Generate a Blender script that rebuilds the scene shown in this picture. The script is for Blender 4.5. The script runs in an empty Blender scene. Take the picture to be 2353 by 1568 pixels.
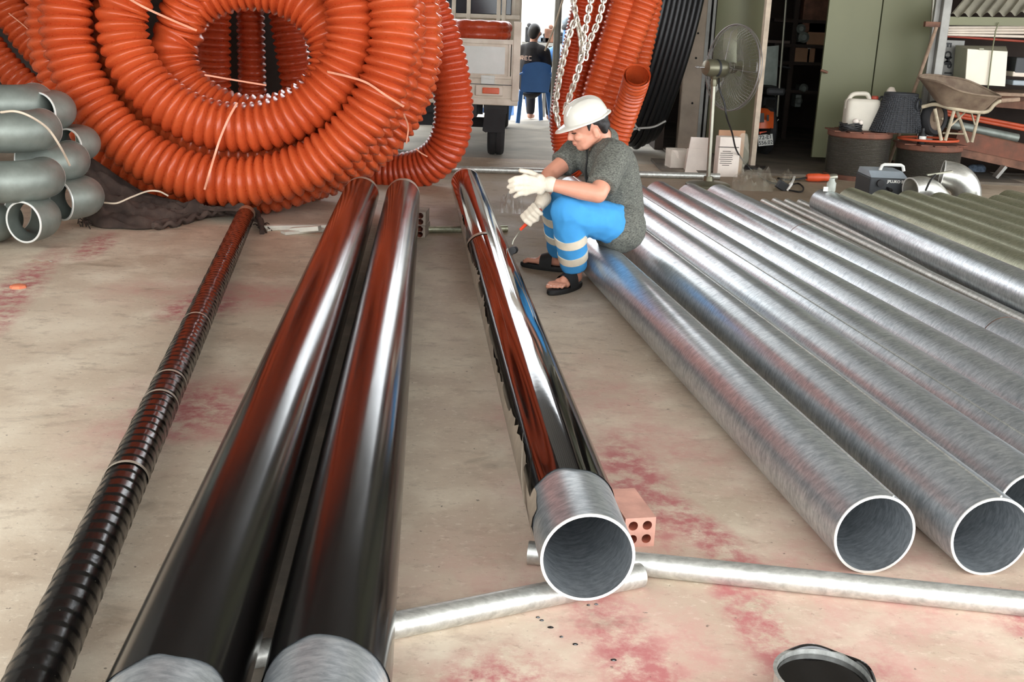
import bpy, bmesh, math, random
import numpy as np
from mathutils import Vector, Matrix, Euler
from mathutils import noise as mnoise

PI = math.pi
S = bpy.context.scene
COL = S.collection
rng = np.random.default_rng(7)
random.seed(7)

# ---------------------------------------------------------------- camera
W_PX, H_PX, F_PX = 2353.0, 1568.0, 2490.0
CAM_H, PITCH, ROLL = 1.332, math.radians(16.27), math.radians(2.3)
_fw = Vector((0, math.cos(PITCH), -math.sin(PITCH)))
_up = Vector((0, math.sin(PITCH), math.cos(PITCH)))
_rt = Vector((1, 0, 0))
RT = math.cos(ROLL) * _rt + math.sin(ROLL) * _up
UP = -math.sin(ROLL) * _rt + math.cos(ROLL) * _up
FW = _fw
camd = bpy.data.cameras.new('camera')
camd.sensor_fit = 'HORIZONTAL'
camd.sensor_width = 36.0
camd.lens = F_PX / W_PX * 36.0
camd.clip_start = 0.05
camd.clip_end = 400
cam = bpy.data.objects.new('camera', camd)
COL.objects.link(cam)
m3 = Matrix((RT, UP, -FW)).transposed()
cam.matrix_world = Matrix.Translation((0, 0, CAM_H)) @ m3.to_4x4()
S.camera = cam

# ---------------------------------------------------------------- daylight
world = bpy.data.worlds.new('overcast_sky')
S.world = world
world.use_nodes = True
bg = world.node_tree.nodes['Background']
bg.inputs['Color'].default_value = (0.93, 0.97, 1.0, 1)
bg.inputs['Strength'].default_value = 6.0
S.view_settings.view_transform = 'Standard'
S.view_settings.look = 'None'
S.view_settings.gamma = 1.0
S.view_settings.use_curve_mapping = False
S.view_settings.exposure = 0.0

# ---------------------------------------------------------------- helpers
ORG = {}


def at(px, py, Y):
    """world point on the plane y = Y seen at a photo pixel (surveying helper)"""
    d = FW + RT * ((px - W_PX / 2) / F_PX) - UP * ((py - H_PX / 2) / F_PX)
    return Vector((0, 0, CAM_H)) + d * (Y / d.y)


def gp(px, py, z=0.0):
    d = FW + RT * ((px - W_PX / 2) / F_PX) - UP * ((py - H_PX / 2) / F_PX)
    return Vector((0, 0, CAM_H)) + d * ((z - CAM_H) / d.z)


class MB:
    """collects shapes for ONE mesh object"""

    def __init__(self):
        self.v = []
        self.f = []
        self.n = 0

    def add(self, v, f):
        v = np.asarray(v, float).reshape(-1, 3)
        self.v.append(v)
        n = self.n
        self.f.extend([tuple(i + n for i in q) for q in f])
        self.n += len(v)
        return self

    def grid(self, P, closed_u=False, closed_v=False):
        """P: (nu, nv, 3) array"""
        P = np.asarray(P, float)
        nu, nv = P.shape[:2]
        f = []
        for i in range(nu if closed_u else nu - 1):
            i2 = (i + 1) % nu
            for j in range(nv if closed_v else nv - 1):
                j2 = (j + 1) % nv
                f.append((i * nv + j, i * nv + j2, i2 * nv + j2, i2 * nv + j))
        return self.add(P.reshape(-1, 3), f)

    def box(self, c, s, rot=None, bev=0.0):
        hx, hy, hz = s[0] / 2, s[1] / 2, s[2] / 2
        if bev > 0:
            b = min(bev, hx * .9, hy * .9, hz * .9)
            bm = bmesh.new()
            bmesh.ops.create_cube(bm, size=1)
            bmesh.ops.scale(bm, vec=(s[0], s[1], s[2]), verts=bm.verts)
            bmesh.ops.bevel(bm, geom=list(bm.edges), offset=b, segments=2, profile=.5, affect='EDGES')
            bm.verts.ensure_lookup_table()
            v = np.array([x.co[:] for x in bm.verts])
            f = [tuple(x.index for x in q.verts) for q in bm.faces]
            bm.free()
        else:
            v = np.array([(x, y, z) for x in (-hx, hx) for y in (-hy, hy) for z in (-hz, hz)])
            f = [(0, 1, 3, 2), (4, 6, 7, 5), (0, 4, 5, 1), (2, 3, 7, 6), (0, 2, 6, 4), (1, 5, 7, 3)]
        if rot is not None:
            v = v @ np.array(rot).T
        return self.add(v + np.array(c), f)

    def bar(self, a, b, w, h, up=(0, 0, 1), bev=0.0):
        """box from a to b, width w, height h"""
        a, b = Vector(a), Vector(b)
        d = (b - a)
        L = d.length
        d.normalize()
        u = Vector(up)
        x = d.cross(u)
        if x.length < 1e-5:
            x = d.cross(Vector((1, 0, 0)))
        x.normalize()
        u = x.cross(d)
        R = Matrix((x, d, u)).transposed()
        return self.box((a + b) / 2, (w, L, h), R, bev)

    def tube(self, pts, r, n=10, closed=False, caps=True, sx=1.0, up=None):
        P = np.array([tuple(p) for p in pts], float)
        m = len(P)
        r = np.broadcast_to(np.asarray(r, float), (m,))
        if closed:
            T = np.roll(P, -1, 0) - np.roll(P, 1, 0)
        else:
            T = np.gradient(P, axis=0)
        T /= np.linalg.norm(T, axis=1)[:, None] + 1e-12
        u = np.array(up if up is not None else (0, 0, 1.0))
        if abs(T[0] @ u) > .95 * np.linalg.norm(u):
            u = np.array((1.0, 0, 0))
        u = u - (u @ T[0]) * T[0]
        u /= np.linalg.norm(u)
        U = np.empty_like(P)
        for i in range(m):
            u = u - (u @ T[i]) * T[i]
            u /= np.linalg.norm(u) + 1e-12
            U[i] = u
        if closed:   # spread the twist
            e = U[-1] - (U[-1] @ T[0]) * T[0]
            ang = math.atan2(np.cross(e, U[0]) @ T[0], e @ U[0])
            for i in range(m):
                a = ang * i / m
                w = np.cross(T[i], U[i])
                U[i] = U[i] * math.cos(a) + w * math.sin(a)
        V = np.cross(T, U)
        th = np.linspace(0, 2 * PI, n, endpoint=False)
        G = P[:, None, :] + r[:, None, None] * (np.cos(th)[None, :, None] * U[:, None, :] * sx + np.sin(th)[None, :, None] * V[:, None, :])
        n0 = self.n
        self.grid(G, closed_u=closed, closed_v=True)
        if caps and not closed:
            self.f.append(tuple(n0 + i for i in range(n))[::-1])
            self.f.append(tuple(n0 + (m - 1) * n + i for i in range(n)))
        return self

    def lathe(self, prof, o=(0, 0, 0), ax=(0, 0, 1), n=24, cap=False, a0=0, a1=2 * PI):
        """prof: list of (r, h) along axis ax"""
        ax = Vector(ax).normalized()
        x = ax.orthogonal().normalized()
        y = ax.cross(x)
        full = abs(a1 - a0 - 2 * PI) < 1e-6
        th = np.linspace(a0, a1, n, endpoint=not full)
        ax, x, y, o = map(np.array, (ax, x, y, o))
        G = np.array([[o + ax * h + r * (math.cos(t) * x + math.sin(t) * y) for t in th] for r, h in prof])
        n0 = self.n
        self.grid(G, closed_v=full)
        if cap:
            self.f.append(tuple(n0 + i for i in range(n))[::-1])
            self.f.append(tuple(n0 + (len(prof) - 1) * n + i for i in range(n)))
        return self

    def prism(self, poly, depth, M=None):
        """2D polygon (x,y) extruded along +z by depth, transformed by M (4x4)"""
        k = len(poly)
        v = [(p[0], p[1], 0) for p in poly] + [(p[0], p[1], depth) for p in poly]
        f = [tuple(range(k))[::-1], tuple(range(k, 2 * k))]
        f += [(i, (i + 1) % k, k + (i + 1) % k, k + i) for i in range(k)]
        if M is not None:
            v = [tuple(M @ Vector(p)) for p in v]
        return self.add(v, f)

    def ball(self, c, r, n=16, m=10, rot=None):
        r = np.broadcast_to(np.asarray(r, float), (3,))
        v = [(0, 0, 1)]
        for i in range(1, m):
            a = PI * i / m
            for j in range(n):
                b = 2 * PI * j / n
                v.append((math.sin(a) * math.cos(b), math.sin(a) * math.sin(b), math.cos(a)))
        v.append((0, 0, -1))
        v = np.array(v) * r
        if rot is not None:
            v = v @ np.array(rot).T
        f = [(0, 1 + j, 1 + (j + 1) % n) for j in range(n)]
        for i in range(m - 2):
            for j in range(n):
                a, b = 1 + i * n + j, 1 + i * n + (j + 1) % n
                f.append((a, a + n, b + n, b))
        L = len(v) - 1
        f += [(L, 1 + (m - 2) * n + (j + 1) % n, 1 + (m - 2) * n + j) for j in range(n)]
        return self.add(v + np.array(tuple(c)), f)

    def cone(self, a, b, ra, rb, n=14):
        """rounded tapered limb: two balls and the hull between them"""
        a, b = Vector(a), Vector(b)
        self.ball(a, ra, n, 8)
        self.ball(b, rb, n, 8)
        d = b - a
        if d.length > 1e-4:
            self.tube([a, a + d * .33, a + d * .66, b], [ra, ra + (rb - ra) * .33, ra + (rb - ra) * .66, rb], n)
        return self

    def build(self, name, mat, parent=None, smooth=True, origin=None, angle=40):
        me = bpy.data.meshes.new(name)
        v = np.concatenate(self.v) if self.v else np.zeros((0, 3))
        if parent is not None:
            o0 = ORG[parent.as_pointer()]
        elif origin is not None:
            o0 = Vector(origin)
        else:
            lo, hi = v.min(0), v.max(0)
            o0 = Vector(((lo[0] + hi[0]) / 2, (lo[1] + hi[1]) / 2, lo[2]))
        v = v - np.array(o0)
        me.from_pydata(v.tolist(), [], self.f)
        me.validate()
        if smooth:
            me.polygons.foreach_set('use_smooth', [True] * len(me.polygons))
            try:
                me.set_sharp_from_angle(angle=math.radians(angle))
            except Exception:
                pass
        if mat is not None:
            me.materials.append(MATS[mat] if isinstance(mat, str) else mat)
        o = bpy.data.objects.new(name, me)
        COL.objects.link(o)
        if parent is not None:
            o.parent = parent
        else:
            o.location = o0
        ORG[o.as_pointer()] = o0
        o.data.update()
        return o


def empty(name, loc):
    o = bpy.data.objects.new(name, None)
    o.empty_display_size = .1
    COL.objects.link(o)
    o.location = loc
    ORG[o.as_pointer()] = Vector(loc)
    return o


def tag(o, label=None, cat=None, group=None, kind=None):
    if label:
        o['label'] = label
    if cat:
        o['category'] = cat
    if group:
        o['group'] = group
    if kind:
        o['kind'] = kind
    return o


def thing(name, loc, label, cat, group=None):
    return tag(empty(name, loc), label, cat, group)


def struct(o):
    o['kind'] = 'structure'
    return o


def remesh(mb, name, mat, parent, voxel=.012, smooth=4, wrinkle=0.0, wscale=14.0):
    """fuse overlapping limbs into one continuous skin"""
    o = mb.build(name + '_raw', None, None, origin=(0, 0, 0))
    md = o.modifiers.new('r', 'REMESH')
    md.mode = 'VOXEL'
    md.voxel_size = voxel
    md.use_smooth_shade = True
    sm = o.modifiers.new('s', 'SMOOTH')
    sm.factor = .5
    sm.iterations = smooth
    dg = bpy.context.evaluated_depsgraph_get()
    me = bpy.data.meshes.new_from_object(o.evaluated_get(dg))
    bpy.data.objects.remove(o)
    v = np.empty(len(me.vertices) * 3)
    me.vertices.foreach_get('co', v)
    v = v.reshape(-1, 3)
    if wrinkle > 0:          # cloth folds: ridged noise along the normals
        nr = np.empty(len(me.vertices) * 3)
        me.vertices.foreach_get('normal', nr)
        nr = nr.reshape(-1, 3)
        am = np.array([1 - 2 * abs(mnoise.noise(Vector((p[0] * wscale, p[1] * wscale, p[2] * wscale * .7 + p[0] * 5)))) for p in v])
        v = v + nr * (wrinkle * (am ** 3 if False else np.sign(am) * np.abs(am) ** 1.5))[:, None]
    o0 = np.array(ORG[parent.as_pointer()]) if parent else np.zeros(3)
    me.vertices.foreach_set('co', (v - o0).ravel())
    me.name = name
    me.materials.clear()
    me.materials.append(MATS[mat] if isinstance(mat, str) else mat)
    me.polygons.foreach_set('use_smooth', [True] * len(me.polygons))
    r = bpy.data.objects.new(name, me)
    COL.objects.link(r)
    if parent:
        r.parent = parent
    ORG[r.as_pointer()] = Vector(o0)
    return r


def spline(pts, n=12, closed=False):
    """Catmull-Rom through the points"""
    P = np.array([tuple(p) for p in pts], float)
    m = len(P)
    out = []
    rngi = m if closed else m - 1
    for i in range(rngi):
        if closed:
            p0, p1, p2, p3 = P[(i - 1) % m], P[i], P[(i + 1) % m], P[(i + 2) % m]
        else:
            p0 = P[i - 1] if i > 0 else 2 * P[0] - P[1]
            p1, p2 = P[i], P[i + 1]
            p3 = P[i + 2] if i + 2 < m else 2 * P[-1] - P[-2]
        for k in range(n):
            t = k / n
            out.append(.5 * ((2 * p1) + (-p0 + p2) * t + (2 * p0 - 5 * p1 + 4 * p2 - p3) * t * t + (-p0 + 3 * p1 - 3 * p2 + p3) * t ** 3))
    if not closed:
        out.append(P[-1])
    return np.array(out)


def resample(P, step):
    d = np.r_[0, np.cumsum(np.linalg.norm(np.diff(P, axis=0), axis=1))]
    k = max(2, int(round(d[-1] / step)))
    s = np.linspace(0, d[-1], k + 1)
    return np.stack([np.interp(s, d, P[:, i]) for i in range(3)], 1), s


# ---------------------------------------------------------------- materials
MATS = {}


def nodemat(name):
    m = bpy.data.materials.new(name)
    m.use_nodes = True
    MATS[name] = m
    nt = m.node_tree
    return m, nt, nt.nodes['Principled BSDF']


def N(nt, t, **kw):
    n = nt.nodes.new(t)
    for k, v in kw.items():
        if k.startswith('i_'):
            key = k[2:]
            n.inputs[int(key) if key.isdigit() else key.replace('_', ' ')].default_value = v
        else:
            setattr(n, k, v)
    return n


def L(nt, a, b):
    nt.links.new(a, b)


def ramp(nt, fac, stops):
    r = N(nt, 'ShaderNodeValToRGB')
    e = r.color_ramp.elements
    while len(e) < len(stops):
        e.new(.5)
    for q, (p, c) in zip(e, stops):
        q.position = p
        q.color = (*c, 1) if len(c) == 3 else c
    L(nt, fac, r.inputs['Fac'])
    return r.outputs['Color']


def mixc(nt, fac, a, b, mode='MIX'):
    m = N(nt, 'ShaderNodeMix', data_type='RGBA', blend_type=mode)
    for s, v in ((m.inputs['Factor'], fac), (m.inputs['A'], a), (m.inputs['B'], b)):
        if hasattr(v, 'is_linked') or hasattr(v, 'links'):
            L(nt, v, s)
        elif isinstance(v, (int, float)):
            s.default_value = v
        else:
            s.default_value = (*v, 1) if len(v) == 3 else v
    return m.outputs['Result']


def coords(nt, scale=(1, 1, 1), kind='Object', loc=(0, 0, 0), rot=(0, 0, 0)):
    tc = N(nt, 'ShaderNodeTexCoord')
    mp = N(nt, 'ShaderNodeMapping')
    mp.inputs['Scale'].default_value = scale
    mp.inputs['Location'].default_value = loc
    mp.inputs['Rotation'].default_value = rot
    L(nt, tc.outputs[kind], mp.inputs['Vector'])
    return mp.outputs['Vector']


def noise(nt, vec, scale=5, detail=4, rough=.55, dist=0):
    n = N(nt, 'ShaderNodeTexNoise')
    n.inputs['Scale'].default_value = scale
    n.inputs['Detail'].default_value = detail
    n.inputs['Roughness'].default_value = rough
    n.inputs['Distortion'].default_value = dist
    if vec is not None:
        L(nt, vec, n.inputs['Vector'])
    return n.outputs['Fac']


def bump(nt, b, h, strength=.3, dist=.01):
    n = N(nt, 'ShaderNodeBump')
    n.inputs['Strength'].default_value = strength
    n.inputs['Distance'].default_value = dist
    L(nt, h, n.inputs['Height'])
    L(nt, n.outputs['Normal'], b.inputs['Normal'])


def hexc(h):
    """sRGB 0-255 triple -> linear"""
    out = []
    for c in h:
        c /= 255.0
        out.append(c / 12.92 if c <= .04045 else ((c + .055) / 1.055) ** 2.4)
    return tuple(out)


def simple(name, srgb, rough=.5, metal=0.0, var=.15, vscale=6, bmp=0.0, bscale=60, spec=.5, coat=0.0, srgb2=None, stretch=(1, 1, 1)):
    m, nt, b = nodemat(name)
    c = hexc(srgb)
    vec = coords(nt, stretch)
    n = noise(nt, vec, vscale, 5)
    c2 = hexc(srgb2) if srgb2 else tuple(x * (1 - var * 2) for x in c)
    c1 = c if srgb2 else tuple(min(1, x * (1 + var * .6)) for x in c)
    L(nt, ramp(nt, n, [(.3, c2), (.7, c1)]), b.inputs['Base Color'])
    b.inputs['Roughness'].default_value = rough
    b.inputs['Metallic'].default_value = metal
    b.inputs['Specular IOR Level'].default_value = spec
    b.inputs['Coat Weight'].default_value = coat
    if bmp > 0:
        bump(nt, b, noise(nt, vec, bscale, 3), bmp, .004)
    return m

# ---- floor material: worn concrete with faded red paint
def floor_mat():
    m, nt, b = nodemat('concrete_floor')
    v = coords(nt)

    def mask(n, lo, hi, top=1.0):
        return ramp(nt, n, [(lo, (0, 0, 0)), (hi, (top,) * 3)])
    big = noise(nt, v, .8, 4, .55)
    mid = noise(nt, v, 3.2, 6, .62, .2)
    fine = noise(nt, v, 70, 5, .7)
    col = ramp(nt, big, [(.32, hexc((190, 170, 148))), (.68, hexc((222, 205, 182)))])
    # worn mottling
    col = mixc(nt, mask(mid, .46, .66, .75), col, hexc((230, 216, 194)))
    mot = noise(nt, coords(nt, (1, 1.5, 1), loc=(5, 2, 0)), 7, 6, .7)
    col = mixc(nt, mask(mot, .53, .70, .7), col, hexc((172, 152, 132)))
    # fine speckle of scuffs, stretched a little across
    scf = noise(nt, coords(nt, (1, 1.4, 1)), 34, 5, .72)
    col = mixc(nt, mask(scf, .56, .66, .5), col, hexc((236, 224, 204)))
    scf2 = noise(nt, coords(nt, (1, 1.4, 1), loc=(1, 7, 0)), 30, 5, .72)
    col = mixc(nt, mask(scf2, .58, .68, .45), col, hexc((150, 130, 112)))

    def blob(cx, cy, rx, ry, rz=0.0, edge=.55):
        tc = N(nt, 'ShaderNodeTexCoord')
        mp = N(nt, 'ShaderNodeMapping', vector_type='TEXTURE')
        mp.inputs['Location'].default_value = (cx, cy, 0)
        mp.inputs['Rotation'].default_value = (0, 0, math.radians(rz))
        mp.inputs['Scale'].default_value = (rx, ry, 1)
        L(nt, tc.outputs['Object'], mp.inputs['Vector'])
        g = N(nt, 'ShaderNodeTexGradient', gradient_type='SPHERICAL')
        L(nt, mp.outputs['Vector'], g.inputs['Vector'])
        return ramp(nt, g.outputs['Fac'], [(0.0, (0, 0, 0)), (edge, (1, 1, 1))])
    # faded red floor paint: a wide wash plus worn bands along the old lane
    wear = mask(noise(nt, v, 13, 6, .72), .40, .60)
    wash_n = mask(noise(nt, v, 2.6, 5, .6), .34, .60, .9)
    area = None
    for a in ((.75, 2.05, 1.3, 1.15, 0), (.35, 3.3, .5, 1.3, 8), (-1.15, 3.5, .4, .6, 0), (-1.45, 5.2, .7, .45, 0)):
        g = blob(*a)
        area = g if area is None else mixc(nt, 1.0, area, g, 'LIGHTEN')
    wash = mixc(nt, 1.0, mixc(nt, 1.0, area, wash_n, 'MULTIPLY'), ramp(nt, wear, [(0, (.45,) * 3), (1, (1,) * 3)]), 'MULTIPLY')
    col = mixc(nt, wash, col, hexc((204, 152, 142)))
    bands = None
    for a in ((.345, 1.93, .11, .75, 16), (.60, 2.30, .09, .40, 8), (.86, 1.85, .15, .45, 22), (1.05, 1.72, .16, .3, 30), (-.02, 1.85, .2, .35, -10), (1.3, 2.3, .12, .2, 0),
              (.40, 3.05, .13, .5, 6), (.55, 2.75, .10, .4, 20), (-2.33, 4.7, .14, 1.7, 12), (-1.12, 3.55, .22, .35, 0), (-1.48, 4.9, .2, .35, 0), (-2.45, 6.2, .12, .5, 10)):
        g = blob(*a, edge=.5)
        bands = g if bands is None else mixc(nt, 1.0, bands, g, 'LIGHTEN')
    bm_ = mixc(nt, 1.0, bands, wear, 'MULTIPLY')
    col = mixc(nt, bm_, col, hexc((186, 116, 114)))
    sp_ = blob(.30, 1.73, .09, .10, 0)
    col = mixc(nt, mixc(nt, 1.0, sp_, wear, 'MULTIPLY'), col, hexc((206, 92, 60)))
    # dark stains, specks
    sp = ramp(nt, noise(nt, v, 42, 3, .5), [(.26, (.7, .7, .7)), (.30, (0, 0, 0))])
    col = mixc(nt, sp, col, hexc((96, 84, 72)))
    ds = mask(noise(nt, coords(nt, (1.0, 1.8, 1), loc=(3.3, 1.7, 0)), 2.2, 5, .6, .4), .62, .70, .5)
    col = mixc(nt, ds, col, hexc((140, 124, 106)))
    for a in ((.66, 1.79, .07, .05, 0), (.98, 1.66, .07, .05, 20), (1.0, 1.9, .10, .045, -15)):
        col = mixc(nt, mixc(nt, 1.0, blob(*a), (.6, .6, .6), 'MULTIPLY'), col, hexc((120, 112, 100)))
    # darker zone behind the pipe ends and around the work place
    dark_zone = None
    for a in ((1.6, 9.2, 3.4, 2.3, 0), (-.05, 7.2, .75, 2.2, 6), (2.8, 10.6, 2.4, 1.0, 0)):
        g = blob(*a, edge=.45)
        dark_zone = g if dark_zone is None else mixc(nt, 1.0, dark_zone, g, 'LIGHTEN')
    dark_zone = mixc(nt, 1.0, dark_zone, ramp(nt, mid, [(.3, (.72,) * 3), (.7, (.95,) * 3)]), 'MULTIPLY')
    col = mixc(nt, dark_zone, col, mixc(nt, .85, col, hexc((132, 120, 102)), 'MULTIPLY'))
    col = mixc(nt, 1.0, col, (.98, .98, .98), 'MULTIPLY')
    tar = mixc(nt, 1.0, blob(-.60, 3.7, .17, 3.2, 5.2, .4), ramp(nt, mid, [(.3, (.7,) * 3), (.7, (.95,) * 3)]), 'MULTIPLY')   # dark strip painting in the shade between the two coated pipes
    col = mixc(nt, tar, col, hexc((74, 68, 62)))  # tar is the painted-in shade between the pipes
    L(nt, col, b.inputs['Base Color'])
    L(nt, ramp(nt, mid, [(.3, (.55,) * 3), (.7, (.8,) * 3)]), b.inputs['Roughness'])
    b.inputs['Specular IOR Level'].default_value = .35
    bump(nt, b, fine, .2, .003)


floor_mat()
simple('yard_concrete', (196, 188, 174), .8, var=.18, vscale=1.6, bmp=.3, bscale=30)
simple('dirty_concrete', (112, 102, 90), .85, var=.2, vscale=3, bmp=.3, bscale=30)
simple('roof_sheet', (136, 132, 126), .6, .0, var=.1)
simple('block_wall', (182, 180, 172), .9, var=.12, vscale=1.2, bmp=.2, bscale=20)
simple('olive_panel', (118, 118, 88), .55, var=.05, vscale=1.3)
simple('panel_edge', (190, 172, 150), .6, var=.15, vscale=9)
simple('column_paint', (188, 170, 152), .7, var=.16, vscale=3, bmp=.15, bscale=25)
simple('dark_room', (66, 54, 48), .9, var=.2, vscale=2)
simple('rust_steel', (128, 88, 68), .75, var=.3, vscale=7, bmp=.3, bscale=50)
simple('grey_steel', (150, 148, 142), .5, .3, var=.15, vscale=5)
simple('dark_gap', (14, 13, 12), .8, var=.05)

# ---- floor slabs
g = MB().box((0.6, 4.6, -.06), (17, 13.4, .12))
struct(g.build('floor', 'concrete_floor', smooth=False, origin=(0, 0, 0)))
g = MB().box((0.6, 18.35, -.065), (17, 14.1, .12))
yd = struct(g.build('floor_yard', 'yard_concrete', smooth=False, origin=(0, 0, 0)))

# ---- workshop roof (open towards the yard and behind the photographer)
rf = MB()
xs = np.arange(-8.2, 9.41, .1)
prof = [(x, 4.5 + .03 * math.sin(k * PI / 2 + .8)) for k, x in enumerate(xs)]
G = np.array([[(x, y, z) for x, z in prof] for y in (-1.6, 14.4)])
rf.grid(G)
rf.grid(G[::-1] + np.array((0, 0, .02)))
struct(rf.build('ceiling', 'roof_sheet'))
for k, y in enumerate((-1.5, 2.6, 6.8, 10.6, 14.3)):
    struct(MB().box((.6, y, 4.36), (17.4, .12, .2)).build('trim_%d' % (10 + k), 'grey_steel', smooth=False))

# ---- left side wall beyond the coils and yard end wall
struct(MB().box((-6.6, 5.8, 2.5), (.16, 9.8, 5.0)).build('wall_left', 'block_wall', smooth=False))
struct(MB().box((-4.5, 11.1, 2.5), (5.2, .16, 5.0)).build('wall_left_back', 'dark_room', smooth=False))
struct(MB().box((0.5, 22.6, 1.3), (17, .2, 2.6)).build('wall_back', 'block_wall', smooth=False))

# ---- side building behind the pipes: columns, olive panels, dark store room
cA = at(1589, 200, 12.7)
col_o = MB().box((cA.x, 12.78, 2.5), (.215, .2, 5.0), bev=.012)
c_ob = struct(col_o.build('trim_2', 'column_paint', smooth=False))
for zz in (.55, 1.05, 1.32):
    b_ = MB().lathe([(.0, .0), (.012, .0), (.012, .01), (0, .01)], (cA.x + .02, 12.678, zz), (0, -1, 0), 8)
    b_.build('bolt', 'dark_gap', c_ob)
# metal jamb right of the column
pj = at(1618, 200, 12.75)
jm = MB().box((pj.x - .03, 12.74, 2.0), (.05, .1, 4.0)).box((pj.x + .035, 12.74, 2.0), (.03, .1, 4.0))
struct(jm.build('trim_3', 'grey_steel', smooth=False))
# hinged leaf standing open towards the viewer
la, lb = at(1624, 330, 12.62), gp(1724, 389)
la = Vector((la.x, 12.62, 0))
lb = Vector((lb.x, lb.y, 0))
LH = 3.4
door = struct(empty('door_1', la))
dv = (lb - la).normalized()
d1 = MB().bar(la + Vector((0, 0, LH / 2 + .03)), lb + Vector((0, 0, LH / 2 + .03)), .035, LH)
d1.build('leaf_panel', 'olive_panel', door, smooth=False)
de = MB().bar(lb + dv * .03 + Vector((0, 0, .03)), lb + dv * .03 + Vector((0, 0, LH)), .05, .06, up=tuple(dv))
de.build('edge_strip', 'panel_edge', door, smooth=False)
dh = MB().tube([lb + Vector((-.05, -.03, .98)), lb + Vector((-.05, -.07, .98)), lb + Vector((-.05, -.07, 1.06)), lb + Vector((-.05, -.03, 1.06))], .008, 6)
dh.build('handle', 'grey_steel', door)
# right leaves: two panels
pa, pb, pc = gp(1863, 381), at(2004, 200, 11.78), at(2136, 150, 11.72)
pa = Vector((pa.x, 11.8, 0))
d2 = struct(empty('door_2', pa))
MB().box(((pa.x + pb.x) / 2, 11.8, LH / 2 + .09), (pb.x - pa.x - .014, .045, LH)).build('leaf_panel', 'olive_panel', d2, smooth=False)
MB().tube([pa + Vector((.05, -.03, .98)), pa + Vector((.05, -.08, .98)), pa + Vector((-.02, -.08, 1.0))], .014, 6).build('latch', 'rust_steel', d2)
d3 = struct(empty('door_3', (pb.x, 11.8, 0)))
MB().box(((pb.x + pc.x) / 2 + .007, 11.8, LH / 2 + .09), (pc.x - pb.x, .045, LH)).build('leaf_panel', 'olive_panel', d3, smooth=False)
# store room shell
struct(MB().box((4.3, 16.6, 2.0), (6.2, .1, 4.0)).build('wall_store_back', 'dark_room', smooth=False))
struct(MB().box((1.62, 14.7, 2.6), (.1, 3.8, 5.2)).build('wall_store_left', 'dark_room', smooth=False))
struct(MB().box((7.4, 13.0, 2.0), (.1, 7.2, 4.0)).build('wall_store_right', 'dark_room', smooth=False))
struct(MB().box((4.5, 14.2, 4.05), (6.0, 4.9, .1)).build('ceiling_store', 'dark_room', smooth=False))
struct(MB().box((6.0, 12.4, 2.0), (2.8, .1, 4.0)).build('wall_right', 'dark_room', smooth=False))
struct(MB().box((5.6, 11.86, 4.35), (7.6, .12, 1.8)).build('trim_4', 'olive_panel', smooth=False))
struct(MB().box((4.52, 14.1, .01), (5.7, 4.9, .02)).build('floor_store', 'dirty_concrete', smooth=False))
# threshold kerb before the store
struct(MB().box((3.2, 11.2, .012), (3.6, .9, .024)).build('trim_5', 'dirty_concrete', smooth=False))

# ================================================================ steel pipes
def galv(name, c1, c2, rough=.3, sp=1.0):
    m, nt, b = nodemat(name)
    v = coords(nt, (.55, 1.5, .55))
    n1 = noise(nt, v, 60 * sp, 4, .65, .3)
    v2 = coords(nt, (1, 1, 1))
    n2 = noise(nt, v2, 4, 4, .6)
    vo = N(nt, 'ShaderNodeTexVoronoi')
    vo.inputs['Scale'].default_value = 55
    L(nt, coords(nt, (1, .6, 1)), vo.inputs['Vector'])
    a = ramp(nt, n1, [(.35, hexc(c2)), (.65, hexc(c1))])
    a = mixc(nt, .22, a, ramp(nt, n2, [(.35, hexc(c2)), (.7, hexc(c1))]))
    L(nt, a, b.inputs['Base Color'])
    b.inputs['Metallic'].default_value = .8
    rr = mixc(nt, .5, ramp(nt, n1, [(.3, (rough + .05,) * 3), (.7, (rough - .05,) * 3)]), ramp(nt, vo.outputs['Color'], [(0, (rough + .06,) * 3), (1, (rough - .05,) * 3)]))
    L(nt, rr, b.inputs['Roughness'])
    b.inputs["Specular IOR Level"].default_value = .5
    return m


galv('galvanised', (218, 222, 224), (158, 165, 171), .325)
galv('galvanised_dull', (192, 192, 168), (150, 150, 128), .42)
galv('galvanised_light', (222, 222, 216), (176, 176, 170), .45)
simple('fitting_steel', (136, 142, 134), .5, .45, var=.16, vscale=7, bmp=.15, bscale=50)
galv('stainless', (214, 212, 204), (176, 174, 166), .33, .3)
simple('zinc_cut', (238, 238, 232), .35, .4, var=.05)


def coat_mat(name, rough, rb, b1, bs, spec=.5, col=(13, 12, 12)):
    m, nt, b = nodemat(name)
    b.inputs['Base Color'].default_value = (*hexc(col), 1)
    v = coords(nt, (1, .12, 1))
    n = noise(nt, v, 14, 4, .6)
    L(nt, ramp(nt, n, [(.3, (rough,) * 3), (.75, (rb,) * 3)]), b.inputs['Roughness'])
    b.inputs['Specular IOR Level'].default_value = spec
    n2 = noise(nt, coords(nt, (1, .5, 1)), bs, 3, .6)
    bump(nt, b, n2, b1, .003)


coat_mat('black_tape', .13, .22, .03, 18, .7)
coat_mat('wet_bitumen', .05, .09, .10, 11, .8)
coat_mat('wrap_tape', .16, .3, .25, 40, .6)
simple('clear_film', (176, 164, 148), .35, var=.2, vscale=14, bmp=.3, bscale=40)
simple('beige_film', (158, 142, 124), .45, var=.2, vscale=10, bmp=.4, bscale=30)


def pipe_frame(o, x2, y0, z, deg, pitch=0.0):
    """origin of a pipe's near end (x given at y = 2), axis along local +Y"""
    a = math.radians(deg)
    o.location = (x2 + (y0 - 2) * math.tan(a), y0, z)
    o.rotation_euler = (pitch, 0, -a)


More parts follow.
